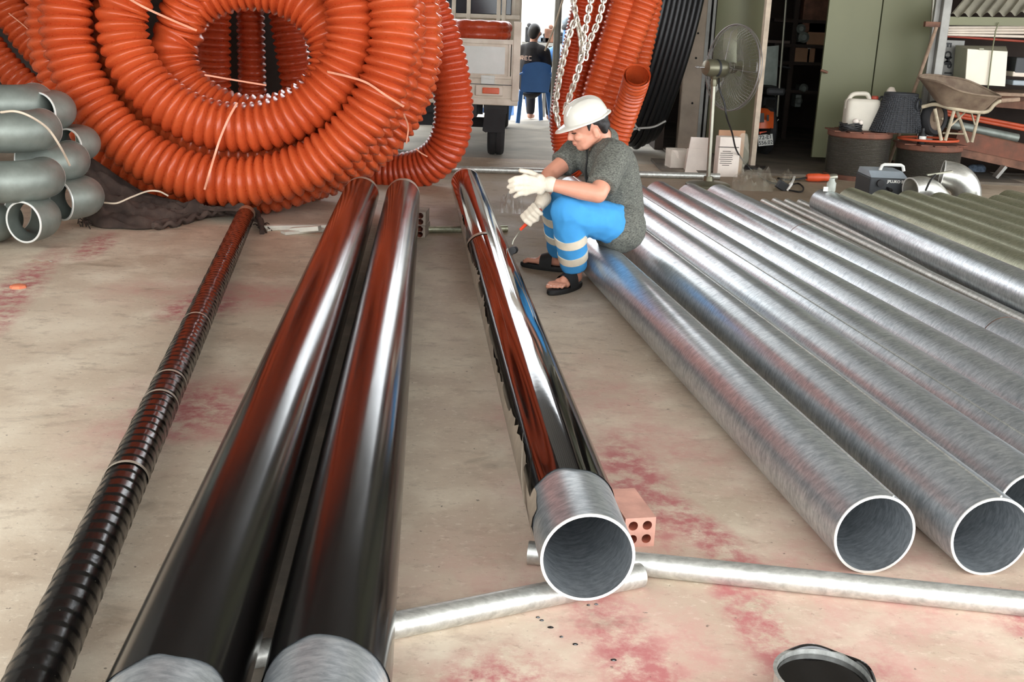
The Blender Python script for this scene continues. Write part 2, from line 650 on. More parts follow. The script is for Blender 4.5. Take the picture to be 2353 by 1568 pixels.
def hollow(R, t, Lg, n=48, nl=2):
    mb = MB()
    mb.lathe([(R - t, 0), (R, 0)], (0, 0, 0), (0, 1, 0), n)        # rim (near)
    mb.lathe([(R, h) for h in np.linspace(0, Lg, nl)], (0, 0, 0), (0, 1, 0), n)
    mb.lathe([(R, Lg), (R - t, Lg)], (0, 0, 0), (0, 1, 0), n)
    mb.lathe([(R - t, h) for h in np.linspace(Lg, 0, nl)], (0, 0, 0), (0, 1, 0), n)
    return mb


PIPE_MESH = {}


def steel_pipe(name, R, Lg, x2, y0, deg, label, group, mat='galvanised', z=None, t=.0065, weld=None, rings=()):
    o = empty(name, (0, 0, 0))
    key = (R, Lg, mat)
    if key not in PIPE_MESH:
        PIPE_MESH[key] = hollow(R, t, Lg)
        b = PIPE_MESH[key].build('barrel', mat, o)
        PIPE_MESH[key] = b.data
        rim = MB().lathe([(R - t, -.0006), (R + .0004, -.0006), (R + .0004, .003)], (0, 0, 0), (0, 1, 0), 48)
        PIPE_MESH[key, 'r'] = rim.build('cut_rim', 'zinc_cut', o).data
    else:
        b = bpy.data.objects.new('barrel', PIPE_MESH[key])
        COL.objects.link(b)
        b.parent = o
        r = bpy.data.objects.new('cut_rim', PIPE_MESH[key, 'r'])
        COL.objects.link(r)
        r.parent = o
    if weld is not None:     # raised weld seam along the barrel at angle weld (deg from top, + right)
        a = math.radians(weld)
        s = MB()
        pts = [(math.sin(a) * (R + .0004), y, math.cos(a) * (R + .0004)) for y in np.linspace(.01, Lg - .01, 40)]
        ORG[o.as_pointer()] = Vector((0, 0, 0))
        s.tube(pts, .0032, 6)
        s.build('weld_seam', 'galvanised_light', o)
    for y in rings:          # faint circumferential joints
        s = MB().lathe([(R, y - .003), (R + .0012, y - .0015), (R + .0012, y + .0015), (R, y + .003)], (0, 0, 0), (0, 1, 0), 40)
        ORG[o.as_pointer()] = Vector((0, 0, 0))
        s.build('joint_line', 'rust_steel', o)
    pipe_frame(o, x2, y0, R if z is None else z, deg)
    tag(o, label, 'pipe', group)
    ORG[o.as_pointer()] = Vector(o.location)
    return o


RB = .1095
GRP = 'large galvanised pipes in a row'
gl = [
    ('G1', 1.033, 2.545, -8.45, 3.45, 'large galvanised pipe the worker sits on, open end towards the viewer', 22, ()),
    ('G2', 1.338, 2.56, -8.2, 5.95, 'large galvanised pipe with open end, second from the seated worker', 8, ()),
    ('G3', 1.5595, 2.75, -8.2, 5.75, 'third large galvanised pipe in the row, its open end cut by the photo edge', 48, ()),
    ('G4', 1.781, 2.6, -8.2, 5.85, 'fourth large galvanised pipe in the row, a pale weld seam along its left', -36, ()),
    ('G5', 2.0025, 2.45, -8.2, 5.98, 'large galvanised pipe whose far end shows just behind the worker\'s back', None, ()),
    ('G6', 2.226, 2.4, -8.2, 5.96, 'large galvanised pipe, its far end just left of the fan pole', 58, ()),
    ('G7', 2.462, 2.4, -8.3, 5.99, 'large galvanised pipe with joint lines, its far end just right of the fan pole', None, (2.1, 4.3)),
]
for nm, x2, y0, dg, Lg, lab, wd, rg in gl:
    steel_pipe('galvanised_pipe', RB, Lg, x2, y0, dg, lab, GRP, weld=wd, rings=rg)

# thin pipes between the big ones
thin = [(1752, 455), (1778, 453), (1806, 455), (1836, 456)]
thl = ['thin galvanised pipe lying against the jointed large pipe', 'second thin galvanised pipe from the left of four', 'third thin galvanised pipe from the left of four', 'rightmost of the four thin galvanised pipes, beside a large pipe']
for (px, py), lab, dx in zip(thin, thl, (0, 0, 0, 0)):
    p = gp(px, py, .06)
    dg = -6.4
    y0 = p.y - 5.4
    x2 = p.x - (p.y - 2) * math.tan(math.radians(dg))
    steel_pipe('thin_pipe', .030, 5.4, x2, y0, dg, lab, 'thin galvanised pipes between the large ones', 'galvanised_light', t=.003)

# right-hand row of duller pipes
rows = [(1893, 432, 'galvanised', 'large shiny galvanised pipe with a glass jar on its far end', -5.2),
        (1955, 428, 'galvanised_dull', 'dull galvanised pipe just left of the welding machine', -5.6),
        (2010, 430, 'galvanised_dull', 'dull galvanised pipe with its far end below the left of the welding machine', -5.8),
        (2066, 431, 'galvanised_dull', 'dull galvanised pipe with its far end below the right of the welding machine', -6.0),
        (2124, 434, 'galvanised_dull', 'dull galvanised pipe ending under the nearer steel elbow', -6.2),
        (2196, 437, 'galvanised_dull', 'dull galvanised pipe ending under the farther steel elbow', -6.6),
        (2250, 436, 'galvanised_dull', 'dull galvanised pipe ending right beside the farther steel elbow', -6.8)]
prev = None
for i, (px, py, mt, lab, dg) in enumerate(rows):
    p = gp(px, py, 2 * RB)
    yf = 8.34 if i == 0 else 8.42 + .05 * (i % 2)
    x = at(px, py, yf).x
    if prev is not None:
        x = max(x, prev + .2205 / math.cos(math.radians(dg)))
    prev = x
    Lg = 5.9
    y0 = yf - Lg
    x2 = x - (yf - 2) * math.tan(math.radians(dg))
    steel_pipe('galvanised_pipe', RB, Lg, x2, y0, dg, lab, 'duller pipes at the right', mt, rings=())
# one more pipe lying on top at far right
x_ = prev + .235
steel_pipe('galvanised_pipe', RB, 5.9, x_ - (8.7 - 2) * math.tan(math.radians(-7)), 8.75 - 5.9, -7.0, 'olive pipe reaching farthest back, rightmost of the dull pipes', 'duller pipes at the right', 'galvanised_dull')


# ================================================================ coated pipes
def sleeve(R, y0, y1, ny=60, n=64, wob0=.0, wob1=.0, seed=1, sag=0.0):
    """coating skin with ragged ends"""
    r = np.random.default_rng(seed)
    th = np.linspace(0, 2 * PI, n, endpoint=False)

    def edge(a):
        e = sum(r.normal() / (k ** 1.0) * np.sin(k * th + r.uniform(0, 6)) for k in range(2, 14))
        return a * e
    e0, e1 = edge(wob0), edge(wob1)
    G = np.zeros((ny, n, 3))
    for i, t in enumerate(np.linspace(0, 1, ny)):
        y = (y0 + e0) * (1 - t) + (y1 + e1) * t
        rr = R
        G[i] = np.stack([rr * np.sin(th), y, rr * np.cos(th)], 1)
    return MB().grid(G, closed_v=True)


def black_pipe(name, R, Lg, x2, y0, z, deg, mat, label, near_gap, far_gap, wob, seed, pitch=0.0):
    o = empty(name, (0, 0, 0))
    hollow(R, .0065, Lg).build('barrel', 'galvanised', o)
    MB().lathe([(R - .0065, -.0006), (R + .0004, -.0006), (R + .0004, .003)], (0, 0, 0), (0, 1, 0), 48).build('cut_rim', 'zinc_cut', o)
    sleeve(R + .0028, near_gap, Lg - far_gap, 90, 72, wob, .006, seed).build('black_coating', mat, o)
    sleeve(R + .0018, Lg - far_gap - .02, Lg - .01, 4, 48, .004, .006, seed + 3).build('end_film', 'clear_film', o)
    pipe_frame(o, x2, y0, z, deg, pitch)
    tag(o, label, 'pipe', 'black coated pipes')
    return o


ZB = .082 + RB
pB1 = black_pipe('coated_pipe', .1155, 6.0, -.590, 7.30 - 5.97, .08 + .1155, -5.03, 'black_tape', 'large black coated pipe beside the thin tape-wrapped one, leaning against its twin', .232, .10, .016, 11)
pB2 = black_pipe('coated_pipe', .1115, 6.0, -.331, 7.36 - 5.97, .08 + .1115, -4.8, 'black_tape', 'large black coated pipe, right one of the touching pair', .262, .11, .013, 5)
pP = black_pipe('coated_pipe', RB, 6.02, .2169, 2.24, .06 + RB, -5.65, 'wet_bitumen', 'wet glossy black pipe being painted, bare zinc end towards the viewer', .262, .09, .012, 21)
ORG[pP.as_pointer()] = Vector((0, 0, 0))
# protective film hanging along the lower left of the painted pipe
fr = np.random.default_rng(4)
ny = 120
ys = np.linspace(.16, 4.3, ny)
G = []
for j, a in enumerate((293, 281, 268, 248)):
    row = []
    for i, y in enumerate(ys):
        aa = math.radians(a + 7 * math.sin(y * 3.1 + j) * (1 if j == 0 else .2) + (fr.normal() * 2 if j == 0 else 0))
        rr = RB + .0045 + (.004 * math.sin(y * 9 + 2) if j == 0 else 0)
        row.append((rr * math.sin(aa), y, rr * math.cos(aa)))
    G.append(row)
MB().grid(np.array(G)).build('film_strip', 'beige_film', pP)
# tape band across the pipe and a peeled flap
bd = []
for w in (0, .055):
    bd.append([((RB + .0055) * math.sin(math.radians(a)), 3.47 + w - (a - 270) * .0018 + .02, (RB + .0055) * math.cos(math.radians(a))) for a in np.linspace(235, 352, 24)])
MB().grid(np.array(bd)).build('tape_band', 'beige_film', pP)
fl = []
for k, (a, y, lift) in enumerate(((262, .20, .002), (272, .27, .006), (288, .36, .012), (303, .47, .016), (312, .56, .018))):
    w = (.055, .05, .036, .02, .004)[k]
    rr = RB + .004 + lift
    fl.append([(rr * math.sin(math.radians(a)), y + s * w, rr * math.cos(math.radians(a))) for s in (-.5, .5)])
MB().grid(np.array(fl)).build('peeled_flap', 'clear_film', pP)

# ---- thin pipe wrapped with overlapping tape
RW, pit, LW = .0565, .052, 6.2
ny = int(LW / pit * 9)
n = 36
th = np.linspace(0, 2 * PI, n, endpoint=False)
ys = np.linspace(0, LW, ny)
wr = np.random.default_rng(9)
jit = wr.normal(0, .14, int(LW / pit) + 4)
G = np.zeros((ny, n, 3))
for i, y in enumerate(ys):
    ph = (y - pit * th / (2 * PI)) / pit + 1
    k = np.clip(ph.astype(int), 0, len(jit) - 1)
    fr_ = ph - np.floor(ph)
    rr = RW + .0019 * (1 - fr_) * (1 + jit[k]) + .0006 * np.sin(9 * th + k * 1.7)
    G[i] = np.stack([rr * np.sin(th), np.full(n, y), rr * np.cos(th)], 1)
wp = empty('wrapped_pipe', (0, 0, 0))
MB().grid(G, closed_v=True).build('tape_wrap', 'wrap_tape', wp, angle=25)
hollow(RW - .0005, .004, LW + .12, 32).build('barrel', 'galvanised_dull', wp)
for y in (2.02, 2.62, 2.83, 3.6):
    rr = RW + .0035
    bd = [[(rr * math.sin(a), y + w + .028 * (a / PI), rr * math.cos(a)) for a in np.linspace(-1.9, 1.9, 24)] for w in (0, .016)]
    MB().grid(np.array(bd)).build('tape_edge', 'clear_film', wp)
pipe_frame(wp, -.922, 6.86 - 6.12, .03 + RW, -9.54)
tag(wp, 'thin black pipe spirally wrapped in glossy tape, leftmost on the floor', 'pipe')

# ---- supports: thin pipes across the floor
def cross_pipe(a, b, r, label, mat='galvanised_light', name='support_pipe', group='thin pipes used as floor supports'):
    a, b = Vector(a), Vector(b)
    d = b - a
    o = empty(name, a)
    n_ = 28
    mb = MB().lathe([(r - .004, 0), (r, 0), (r, d.length), (r - .004, d.length), (r - .004, 0)], a, d, n_)
    mb.build('barrel', mat, o)
    tag(o, label, 'pipe', group)
    return o


rs = .030
a, b = gp(1473, 1322, rs), gp(905, 1438, rs)
d = (a - b)
cross_pipe(a, b - d * .75, rs, 'thin pale pipe under the near ends of the black pipes')
a, b = gp(1214, 1270, rs), gp(2353, 1388, rs)
d = (b - a)
a2 = a + Vector((0, .0, 0))
cross_pipe(a2, b + d * .25, rs, 'long pale thin pipe lying in front of the open galvanised pipe ends')
a, b = gp(985, 528, .022), gp(1068, 527, .022)
cross_pipe(a - (b - a) * .2, b + (b - a) * 1.2, .022, 'thin grey pipe on the floor between the black pipes, beside the bricks', 'galvanised_dull')
a, b = gp(1030, 388, .03), gp(1345, 397, .03)
cross_pipe(a - (b - a) * .4, b + (b - a) * 1.0, .03, 'thin shiny pipe lying across the threshold behind the worker', 'galvanised_light')

# ================================================================ corrugated conduit
def orange_mat(name, c1, c2, rough=.25):
    m, nt, b = nodemat(name)
    n = noise(nt, coords(nt), 2.5, 4)
    L(nt, ramp(nt, n, [(.3, hexc(c2)), (.7, hexc(c1))]), b.inputs['Base Color'])
    n2 = noise(nt, coords(nt), 30, 4, .7)
    L(nt, ramp(nt, n2, [(.35, (rough,) * 3), (.7, (rough + .12,) * 3)]), b.inputs['Roughness'])
    b.inputs['Specular IOR Level'].default_value = .45


orange_mat('orange_conduit', (198, 85, 43), (181, 71, 35))
orange_mat('orange_conduit_dark', (190, 72, 36), (170, 58, 30))
orange_mat('black_pe', (24, 24, 26), (16, 16, 18), .35)
simple('strap_plastic', (232, 160, 130), .4, var=.1)


def corrugated(path, Ro, pitch, depth=.2, n=24, spr=8, sharp=.5, caps=True, wall=None):
    """ribbed hose along a point path"""
    P, s = resample(np.array(path), pitch / spr)
    w = .5 + .5 * np.cos(2 * PI * s / pitch)
    r = Ro * (1 - depth) + Ro * depth * w ** sharp
    mb = MB().tube(P, r, n, caps=caps)
    return mb


def spiral(c, e1, e2, nrm, keys, n_per=40):
    """keys: list of (angle_deg, r1, r2, depth, dx, dz); in plane of e1/e2 about c"""
    A = np.array(keys, float)
    t = np.arange(len(A))
    tt = np.linspace(0, len(A) - 1, (len(A) - 1) * 6 + 1)
    K = spline([tuple(a[:3]) for a in A], 6)
    K2 = spline([tuple(a[3:6]) for a in A], 6)
    c, e1, e2, nrm = (np.array(tuple(v), float) for v in (c, e1, e2, nrm))
    out = []
    for (ang, r1, r2), (dp, dx, dz) in zip(K, K2):
        a = math.radians(ang)
        out.append(c + e1 * (r1 * math.cos(a) + dx) + e2 * (r2 * math.sin(a) + dz) + nrm * dp)
    return np.array(out)


# ---- big front coil, standing and facing the viewer
RT_ = .170                      # outer radius of the hose
cc = at(548, 60, 7.62)
lean = math.radians(7)
E1 = Vector((1, 0, 0))
E2 = Vector((0, math.sin(lean), math.cos(lean)))
NN = E1.cross(E2)               # towards the viewer is -y: NN = (0,-cos,sin)
px = 7.62 / F_PX                # metres per pixel at the coil


def ring_keys(start, turns, rA, rB, d0, d1, dxA=0, dxB=0, dzA=0, dzB=0, step=45):
    k = []
    m = int(turns * 360 / step)
    for i in range(m + 1):
        t = i / m
        k.append((start + i * step, rA[0] + (rB[0] - rA[0]) * t, rA[1] + (rB[1] - rA[1]) * t,
                  d0 + (d1 - d0) * t, dxA + (dxB - dxA) * t, dzA + (dzB - dzA) * t))
    return k


coil = thing('conduit_coil', (cc.x, cc.y, 0), 'big orange corrugated conduit coil facing the viewer, tied with pink straps', 'conduit coil')
# front layer: three nested turns, the inner ones set further back
A_, B_, C_ = (351, 336, .27, 4, -4), (247, 221, .21, 13, -2), (181, 146, -.10, 24, -54)
K = [(t, *A_) for t in range(120, 421, 30)] + [(t, *B_) for t in range(510, 781, 30)] + [(t, *C_) for t in range(870, 1231, 30)]
K = [(a, r1 * px, r2 * px, d, dx * px, dz * px) for a, r1, r2, d, dx, dz in K]
pth = spiral(cc, E1, E2, NN, K)
corrugated(pth, RT_, .066).build('conduit', 'orange_conduit', coil, angle=60)
# layers behind
for (r1, r2, d, dx, dz, rt) in ((390, 367, .01, -26, -1, .165), (376, 358, -.33, 18, 2, .15), (368, 356, -.66, 24, 2, .148), (298, 284, -.06, 14, 2, .16)):
    k = [(90 + 45 * i, r1 * px, r2 * px, d, dx * px, dz * px) for i in range(9)]
    p = spiral(cc, E1, E2, NN, k)
    corrugated(p, rt, .066 if d > -.5 else .056, n=20).build('conduit', 'orange_conduit', coil, angle=60)


def strap(pts, w=.014, name='tie_strap', parent=None, mat='strap_plastic', lift=0):
    P = spline(pts, 8)
    T = np.gradient(P, axis=0)
    T /= np.linalg.norm(T, axis=1)[:, None]
    view = P - np.array((0, 0, CAM_H))
    view /= np.linalg.norm(view, axis=1)[:, None]
    X = np.cross(T, np.array((0, 1.0, .15)))
    X /= np.linalg.norm(X, axis=1)[:, None]
    Nn = np.cross(X, T)
    h = .0015
    G = np.stack([P - X * w / 2 - Nn * h, P + X * w / 2 - Nn * h, P + X * w / 2 + Nn * h, P - X * w / 2 + Nn * h], 1)
    mb = MB().grid(G, closed_v=True)
    return mb.build(name, mat, parent, smooth=False)


yf = 7.62 - .465
strap([at(545, 236, yf + .02), at(524, 275, yf - .05), at(506, 318, yf - .06), at(494, 355, yf - .08), at(482, 395, yf - .155), at(470, 436, yf - .13)], parent=coil)
strap([at(285, -10, yf), at(330, 16, yf - .02), at(395, 46, yf + .03), at(452, 70, yf + .14)], parent=coil)
strap([at(470, 172, yf + .28), at(545, 185, yf + .30), at(612, 196, yf + .33)], .011, parent=coil)
strap([at(752, 165, yf + .06), at(800, 176, yf - .03), at(842, 190, yf - .02), at(885, 218, yf - .07), at(928, 245, yf + .02)], parent=coil)
strap([at(928, 262, yf + .16), at(938, 292, yf + .25), at(934, 330, yf + .3)], .010, parent=coil)
strap([at(955, 342, yf + .5), at(968, 352, yf + .55), at(982, 360, yf + .6)], .008, parent=coil)

# ---- second coil: large loop standing free to the right of the big coil
lc = at(845, 118, 9.25)
q = 9.25 / F_PX
loop = thing('conduit_coil', (lc.x, 9.25, 0), 'loose orange conduit loop bulging out right of the big coil, by the truck', 'conduit coil')
p = spline([at(x, y, Y) for x, y, Y in [(760, 340, 9.5), (810, 378, 9.35), (865, 395, 9.25), (925, 396, 9.2), (985, 378, 9.15), (1026, 335, 9.12), (1042, 270, 9.12), (1038, 200, 9.12), (1022, 120, 9.14),
                                       (998, 50, 9.18), (972, -10, 9.2), (930, -70, 9.25), (870, -120, 9.3)]], 12)
corrugated(p, .168, .050, depth=.10, n=22).build('conduit', 'orange_conduit_dark', loop, angle=60)
strap([at(968, 70, 9.05), at(1000, 54, 9.03), at(1030, 48, 9.1)], .010, parent=loop)

# ---- coil behind at the upper left, its lower arcs showing
lc2 = at(330, -120, 9.4)
q2 = 9.4 / F_PX
lcoil = thing('conduit_coil', (lc2.x, 9.4, 0), 'shaded orange conduit coil behind the steel elbows, at upper left', 'conduit coil')
for (r, d, rt, dx) in ((395, .15, .125, 0), (318, .05, .150, -6), (240, .0, .15, 4), (160, -.1, .14, 0)):
    k = [(-225 + 30 * i, r * q2, r * q2 * .98, d, dx * q2, 0) for i in range(5)]
    p = spiral(lc2, E1, Vector((0, .1, 1)), Vector((0, -1, 0)), k)
    corrugated(p, rt, .058, n=18).build('conduit', 'orange_conduit', lcoil, angle=60)
strap([at(20, 30, 9.12), at(70, 75, 9.08), at(80, 120, 9.1)], .008, parent=lcoil)

# ---- upright loops seen through the hole of the big coil
for i, (xx, yy, tilt, lab) in enumerate(((492, 9.5, 2, 'shaded orange conduit loop seen at the left of the coil hole'),
                                         (578, 9.7, 0, 'shaded orange conduit loop seen in the middle of the coil hole'),
                                         (668, 9.6, -9, 'shaded tilted orange conduit loop seen at the right of the coil hole'))):
    b0 = at(xx, 130, yy)
    P = []
    t = math.radians(tilt)
    for a in np.linspace(-100, 250, 40):
        a = math.radians(a)
        v = Vector((0, .48 * math.cos(a), .95 * math.sin(a)))
        rv = Vector((b0.x, b0.y, 0)).normalized()
        P.append((b0.x + v.z * math.sin(t) + rv.x * (.5 + v.y), b0.y + rv.y * (.5 + v.y), 1.12 + v.z))
    th_ = thing('conduit_loop', (b0.x, b0.y + .5, 0), lab, 'conduit coil', 'upright conduit loops behind the big coil')
    corrugated(P, (.15, .125, .15)[i], .056, n=18).build('conduit', 'orange_conduit_dark', th_, angle=60)

# ---- bundle of conduit slung on chains behind the worker
bz = 10.4
bund = thing('conduit_bundle', tuple(gp(1390, 402)), 'orange conduit bundle slung on pale chains behind the white helmet', 'conduit bundle')
bun = [([(1352, -60), (1340, 10), (1318, 110), (1297, 215), (1289, 285), (1300, 350), (1340, 392)], 9.9, .105, 'orange_conduit_dark', .03),
       ([(1392, -60), (1378, 10), (1352, 110), (1330, 200), (1322, 285), (1340, 360)], 10.2, .105, 'orange_conduit_dark', .045),
       ([(1452, -60), (1432, 10), (1402, 110), (1372, 205), (1352, 290), (1352, 370)], 10.0, .125, 'orange_conduit', .05),
       ([(1512, -70), (1480, 0), (1440, 110), (1408, 210), (1384, 300), (1372, 380)], 10.0, .135, 'orange_conduit', .05),
       ([(1506, -60), (1490, 40), (1476, 110), (1462, 180), (1440, 260), (1410, 350)], 10.6, .11, 'orange_conduit', .05)]
for pts, Y, r, mt, pi_ in bun:
    P = spline([at(x, y, Y) for x, y in pts], 12)
    corrugated(P, r, pi_, n=20, depth=.13).build('conduit', mt, bund, angle=60)
# hose with a cut open end
P = spline([at(x, y, Y) for x, y, Y in [(1464, 172, 9.42), (1460, 190, 9.5), (1452, 215, 9.6), (1436, 262, 9.7), (1420, 310, 9.75), (1400, 370, 9.75), (1380, 400, 9.75)]], 14)
op = corrugated(P, .118, .045, n=24, depth=.12, caps=False)
P2, s2 = resample(P, .03)
op.tube(P2, .098, 20, caps=False)
op.build('open_conduit', 'orange_conduit', bund, angle=60)

# chains: every link is a part
simple('chain_steel', (226, 218, 204), .35, .6, var=.15, vscale=20)
lm = MB()
pts = []
for a in np.linspace(0, 2 * PI, 16, endpoint=False):
    x, y = math.cos(a), math.sin(a)
    pts.append((.021 * x, 0, .020 * y + (.014 if y > 0 else -.014)))
lm.tube(pts, .0095, 6, closed=True)
lk0 = lm.build('link', 'chain_steel', None, origin=(0, 0, 0))
LINK = lk0.data
bpy.data.objects.remove(lk0)


def chain(pts, label):
    P, s = resample(spline([tuple(p) for p in pts], 10), .042)
    o = thing('chain', tuple(P[-1]), label, 'chain', 'pale chains around the conduit bundle')
    for i in range(len(P) - 1):
        d = Vector(P[i + 1] - P[i])
        l_ = bpy.data.objects.new('link', LINK)
        COL.objects.link(l_)
        l_.parent = o
        q_ = d.to_track_quat('Z', 'Y')
        e_ = q_ @ Euler((0, 0, (PI / 2 if i % 2 else 0) + .4)).to_quaternion()
        l_.rotation_mode = 'QUATERNION'
        l_.rotation_quaternion = e_
        l_.location = Vector((P[i] + P[i + 1]) / 2) - Vector(P[-1])
    return o


chain([at(1316, -20, 9.72), at(1322, 30, 9.72), at(1334, 82, 9.7), at(1336, 130, 9.68), at(1325, 175, 9.66), at(1312, 212, 9.66), at(1300, 250, 9.66)], 'pale chain ending behind the helmet top, middle strand')
chain([at(1362, -20, 9.74), at(1350, 40, 9.73), at(1340, 95, 9.72), at(1332, 150, 9.7), at(1320, 195, 9.7)], 'pale chain joining the middle strand from upper right')
chain([at(1392, -20, 9.8), at(1374, 50, 9.78), at(1352, 100, 9.76), at(1345, 135, 9.74)], 'short pale chain, rightmost strand on the conduit bundle')
chain([at(1324, 40, 9.7), at(1310, 75, 9.68), at(1296, 130, 9.68), at(1284, 190, 9.68), at(1277, 245, 9.7), at(1284, 290, 9.7)], 'pale chain hanging down the left side of the conduit bundle')

# ---- black polyethylene hose coil leaning by the column
bc = at(1500, 60, 12.2)
bcoil = thing('black_hose_coil', (bc.x, 12.2, 0), 'tall black hose coil leaning beside the pale column', 'hose coil')
qb = 12.2 / F_PX
for i in range(9):
    xo = (i - 4) * .058
    c0 = Vector((bc.x + xo + .02, 12.35 + .02 * i, 1.42))
    P = []
    R0 = 1.36 - .03 * abs(i - 5)
    for a in np.linspace(0, 2 * PI, 64, endpoint=False):
        lx = .22 * math.cos(a - .3) + .05 * math.sin(2 * a)
        P.append((c0.x + lx * .75 + .1 * math.sin(a), c0.y - .62 * math.cos(a), c0.z + R0 * math.sin(a)))
    MB().tube(P, .036, 12, closed=True).build('hose_turn', 'black_pe', bcoil)
for pts in ([(1432, 322), (1455, 298), (1500, 292), (1530, 278)], [(1450, 274), (1462, 292), (1470, 300)]):
    MB().tube(spline([at(x, y, 11.62) for x, y in pts], 6), .012, 6).build('tie_cord', 'grey_steel', bcoil)

# ================================================================ steel elbows at the left
def elbow(P0, u, v, label, R=.117, rb=.17, t=.008, straight=.07, mat='fitting_steel', name='steel_elbow', group='steel elbows piled at the left', arc=90):
    u, v = Vector(u).normalized(), Vector(v)
    v = (v - v.dot(u) * u).normalized()
    P0 = Vector(P0)
    pts = [P0, P0 + u * straight]
    c = P0 + u * straight + v * rb
    for a in np.linspace(0, math.radians(arc), 14)[1:]:
        pts.append(c + u * rb * math.sin(a) - v * rb * math.cos(a))
    e = (u * math.cos(math.radians(arc)) + v * math.sin(math.radians(arc)))
    pts.append(pts[-1] + e * straight)
    root = thing(name, tuple(pts[5]), label, 'pipe elbow', group)
    mb = MB().tube(pts, R, 36, caps=False)
    mb.tube(pts[::-1], R - t, 36, caps=False)
    mb.build('bend', mat, root, angle=60)
    for p, d in ((pts[0], -u), (pts[-1], e)):
        MB().lathe([(R - t - .001, -.003), (R - t - .001, .0015), (R - t * .5, .003), (R + .0015, .0015), (R + .0015, -.005)], p, d, 48).build('cut_rim', 'zinc_cut', root)
    return root


def el(px, py, Y, u, v, lab, **k):
    return elbow(at(px, py, Y), (*u, 0) if len(u) == 2 else u, (*v, 0) if len(v) == 2 else v, lab, **k)


el(54, 511, 5.98, (.28, .96), (-.96, .28), 'grey steel elbow in front of the pile, round mouth open to the left')
el(140, 462, 6.36, (.55, .83), (-.83, .55), 'grey steel elbow at the pile foot next to the dark cloth')
el(-32, 418, 5.98, (1, .12), (-.12, 1), 'grey steel elbow with a rusty smear at the left edge, mid height of the pile')
el(44, 378, 6.36, (1, .22), (-.22, 1), 'plain grey steel elbow in the middle of the pile, mouth hidden')
el(-42, 302, 6.1, (1, .05), (-.05, 1), 'grey steel elbow with the white cord across it, upper left of the pile')
el(92, 258, 6.62, (.34, .94), (-.94, .34), 'shaded steel elbow with open mouth at the top of the pile')
el(156, 335, 6.7, (.34, .94), (-.94, .34), 'small-looking shaded elbow beside the orange coil, narrow open mouth', R=.105)
el(-40, 240, 6.5, (1, .2), (-.2, 1), 'shaded steel elbow at the top left corner of the pile')
el(-128, 517, 6.02, (1, .15), (-.15, 1), 'grey steel elbow cut by the photo edge at floor level')
simple('pale_cord', (214, 196, 174), .6, var=.1)
simple('dark_cloth', (78, 62, 54), .95, var=.3, vscale=9, bmp=.5, bscale=80)

MB().tube(spline([at(2, 258, 5.9), at(35, 256, 5.88), at(70, 268, 5.9), at(110, 296, 6.0), at(140, 340, 6.1), at(160, 380, 6.3)], 10), .0065, 8).build('cord', 'pale_cord')
tag(bpy.context.scene.collection.objects[-1], 'pale stiff cord arched over the steel elbows', 'cord')

# ---- dark cloth on the floor under the coil
fr_ = np.random.default_rng(3)
front = spline([gp(x, y, .01) for x, y in ((168, 452), (190, 500), (215, 518), (270, 524), (335, 525), (400, 515), (450, 503), (500, 496), (545, 498), (592, 512))], 12)
back = spline([tuple(at(x, y, Y)) for x, y, Y in ((172, 366, 6.95), (190, 352, 7.15), (225, 372, 7.25), (280, 410, 7.3), (330, 440, 7.3), (385, 456, 7.28), (440, 474, 7.2), (490, 484, 7.12), (535, 484, 7.05), (588, 488, 6.98))], 12)
m = 34
G = np.zeros((m, len(front), 3))
for i in range(m):
    t = i / (m - 1)
    G[i] = front * (1 - t) + back * t
    for j in range(len(front)):
        s = j / len(front)
        f = math.sin(t * PI) ** .5 * (1 - .6 * t)
        wv = .026 * math.sin(30 * s + 9 * t + 2 * math.sin(7 * s)) + .02 * math.sin(17 * t * 1.6 + 11 * s) + .012 * math.sin(70 * s + 23 * t)
        ridge = .04 * max(0, math.sin(5.5 * PI * t + 5 * s)) ** 2
        G[i, j, 2] += f * (abs(wv) * 1.5 + ridge * 1.3) + .004 * fr_.normal() * f
        G[i, j, 1] += .01 * math.sin(40 * s) * (1 - t)
        G[i, j, 2] = max(G[i, j, 2], .004)
cl = MB().grid(G)
cl.grid(G[::-1] - np.array((0, 0, .003)))
clo = thing('dark_cloth', tuple(gp(380, 500)), 'dark brown crumpled cloth spread under the big coil', 'cloth')
cl.build('sheet', 'dark_cloth', clo, angle=80)
# twisted hem rolled along the front edge, bunched around the wrapped pipe
for k, (dz, r0) in enumerate(((.03, .018), (.055, .014), (.02, .012))):
    pts = [gp(x, y + 2 * k, dz) for x, y in ((352, 520), (400, 512), (440, 500), (480, 490), (515, 484), (548, 486 - 6 * k), (580, 486), (597, 505), (602, 528))]
    P = spline(pts, 10)
    P[:, 2] += .012 * np.sin(np.arange(len(P)) * .9 + k)
    MB().tube(P, [r0 * (1 + .35 * math.sin(i * .7 + k)) for i in range(len(P))], 9).build('rolled_hem', 'dark_cloth', clo)
fb = MB()
for k in range(14):
    a = gp(598 + fr_.normal() * 6, 520 + fr_.normal() * 4, .02)
    fb.tube(spline([a, a + Vector((.03, -.03 - .02 * fr_.random(), .01)), a + Vector((.05 + .03 * fr_.random(), -.08, -.015))], 5), .004, 5)
for k in range(16):
    a = gp(206 + fr_.normal() * 10, 508 + fr_.normal() * 8, .02)
    fb.tube(spline([a, a + Vector((-.01, -.03, .015)), a + Vector((.02 * fr_.normal(), -.06, -.012))], 5), .004, 5)
tag(fb.build('frayed_ends', 'dark_cloth', clo), kind='stuff')
MB().tube(spline([at(240, 466, 6.62), at(268, 467, 6.6), at(300, 454, 6.68), at(338, 440, 6.8), at(365, 440, 6.84), at(386, 450, 6.8)], 10), .0055, 8).build('cord', 'pale_cord')
